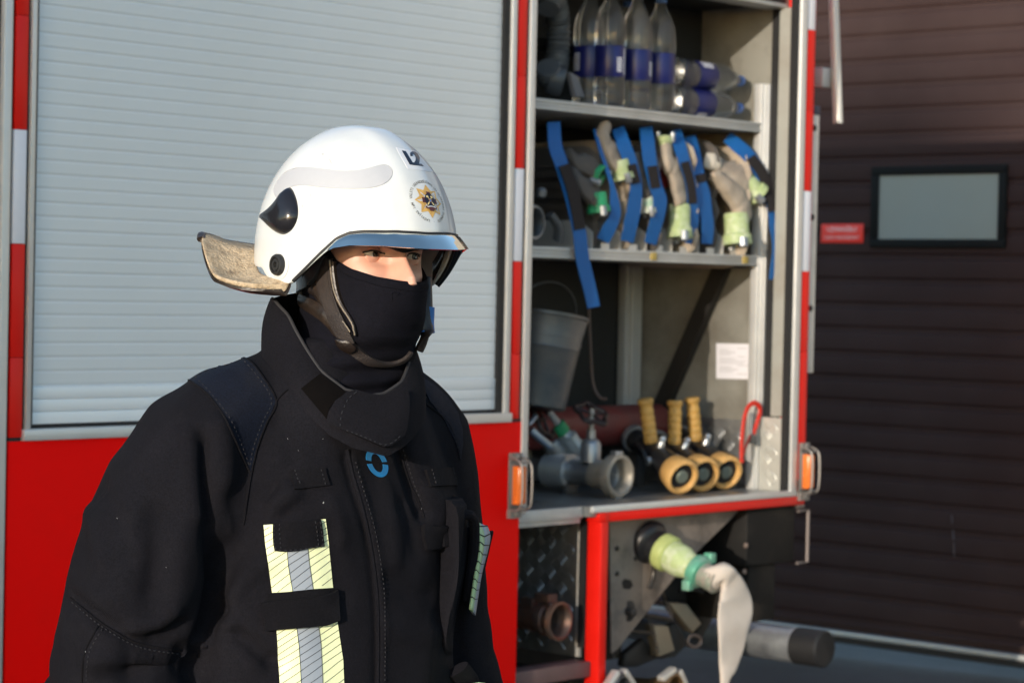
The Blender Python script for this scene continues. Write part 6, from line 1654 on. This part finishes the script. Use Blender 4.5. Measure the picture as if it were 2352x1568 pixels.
def side_strip(b):
    L, R = dense(j4(*E[0]), 3), dense(j4(*E[1]), 3); n = 40
    L = [L[int(i * (len(L) - 1) / (n - 1))] for i in range(n)]; R = [R[int(i * (len(R) - 1) / (n - 1))] for i in range(n)]
    # a band standing off the pocket's outer edge, edge-on to the camera
    a = BT @ V((-.178, .125, 1.20)); dz = (a - CAM).dot(CF)
    g = [[at_depth(*l, dz + .0), at_depth(*[(l[k] + r[k]) / 2 for k in (0, 1)], dz + .012), at_depth(*r, dz + .035)] for l, r in zip(L, R)]
    for k in (0, 1):
        b.k = k
        vs = [p - PB_ for r in g for p in r[k:k + 2]]
        b.add(vs, [(2 * i, 2 * i + 1, 2 * i + 3, 2 * i + 2) for i in range(n - 1)])
    b.k = 2
    for i in range(0, n - 5, 4):
        p, q = g[i + 3][0], g[i][2]; e = (CAM - p).normalized() * .0008
        m_ = g[i + 2][1]; b.add([p + e - PB_, p + e + V((0, 0, .0016)) - PB_, m_ + e + V((0, 0, .0016)) - PB_, m_ + e - PB_, q + e + V((0, 0, .0016)) - PB_, q + e - PB_], [(0, 1, 2, 3), (3, 2, 4, 5)])
o = jpart('reflective_strip', side_strip, [mat('green_reflective', (.40, .58, .33), .5), slv, inkm], rad)
so = o.modifiers.new('thickness', 'SOLIDIFY'); so.thickness = .003
# pocket top roll and lower drawcord end
dzp = (BT @ V((-.15, .17, 1.25)) - CAM).dot(CF)
def roll(b):
    P = [at_depth(*J4(x, y), dzp + .01 * k) - PB_ for k, (x, y) in enumerate(((1335, 470), (1400, 500), (1450, 480), (1500, 495), (1515, 560), (1510, 680), (1490, 850), (1468, 1030)))]
    b.tube(catmull(P, 5), [.010] * 10 + [.008] * 26 if False else .0075, 9)
jpart('pocket_hem', roll, jk, rad)
def side_panel(b):
    Q = [(1340, 560), (1500, 560), (1530, 620), (1640, 585), (1600, 760), (1560, 940), (1525, 1080), (1480, 1075), (1400, 800)]
    dz = (BT @ V((-.178, .12, 1.20)) - CAM).dot(CF) + .03
    p = [at_depth(*J4(*q), dz + .02 * (q[0] > 1520)) - PB_ for q in Q]
    b.prism(p, CF * .03)
jpart('pocket_side', side_panel, jk, rad, bevel=.004)
def tail(b):
    P = [BT @ V(p) - PB_ for p in ((-.16, .13, 1.05), (-.185, .12, 1.03), (-.20, .105, 1.015), (-.205, .08, 1.01))]
    b.tube(catmull(P, 5), (.018, .008), 12)
jpart('pull_tab', tail, jk)
def cuff(b):
    P = [BT @ V(p) - PB_ for p in ((-.175, .155, 1.02), (-.19, .145, .985), (-.195, .135, .95))]
    b.tube(catmull(P, 5), .022, 14)
jpart('sleeve_band', cuff, [mat('green_reflective', (.40, .58, .33), .5)])

# ---- trousers and boots (below the frame)
tb = MB()
tb.loft([sec_ell(p, ra, rb, 24) for p, ra, rb in (((0, 0, .80), .185, .135), ((0, 0, .90), .18, .13), ((0, 0, 1.0), .175, .125))])
for sx in (-1, 1): tb.tube([(sx * .085, 0, .93), (sx * .10, .01, .72), (sx * .105, .015, .48), (sx * .108, .005, .25), (sx * .108, -.01, .10)], [.115, .105, .092, .088, .088], 18)
tmp = tb.build('trouser_base', jk, None, xf=BT)
tv, tf = mesh_eval(tmp, [('REMESH', dict(mode='VOXEL', voxel_size=.012)), ('SMOOTH', dict(iterations=4, factor=.5))])
b = MB(); b.add([V(p) - PB_ for p in tv], tf); b.build('trousers', jk, person, sharp=80)
for sx in (-1, 1):
    b = MB(); b.loft([[V((sx * .11 + wx * math.cos(h), cy + wy * math.sin(h), z)) for h in np.linspace(0, 2 * math.pi, 20, endpoint=False)] for z, cy, wx, wy in ((.0, .055, .055, .145), (.03, .055, .056, .146), (.06, .045, .053, .132), (.09, .02, .056, .10), (.13, -.01, .06, .07), (.20, -.012, .062, .066))])
    b.build('boot', mat('boot_black', (.012, .012, .012), .4, var=.3), person, xf=XT, sharp=60)
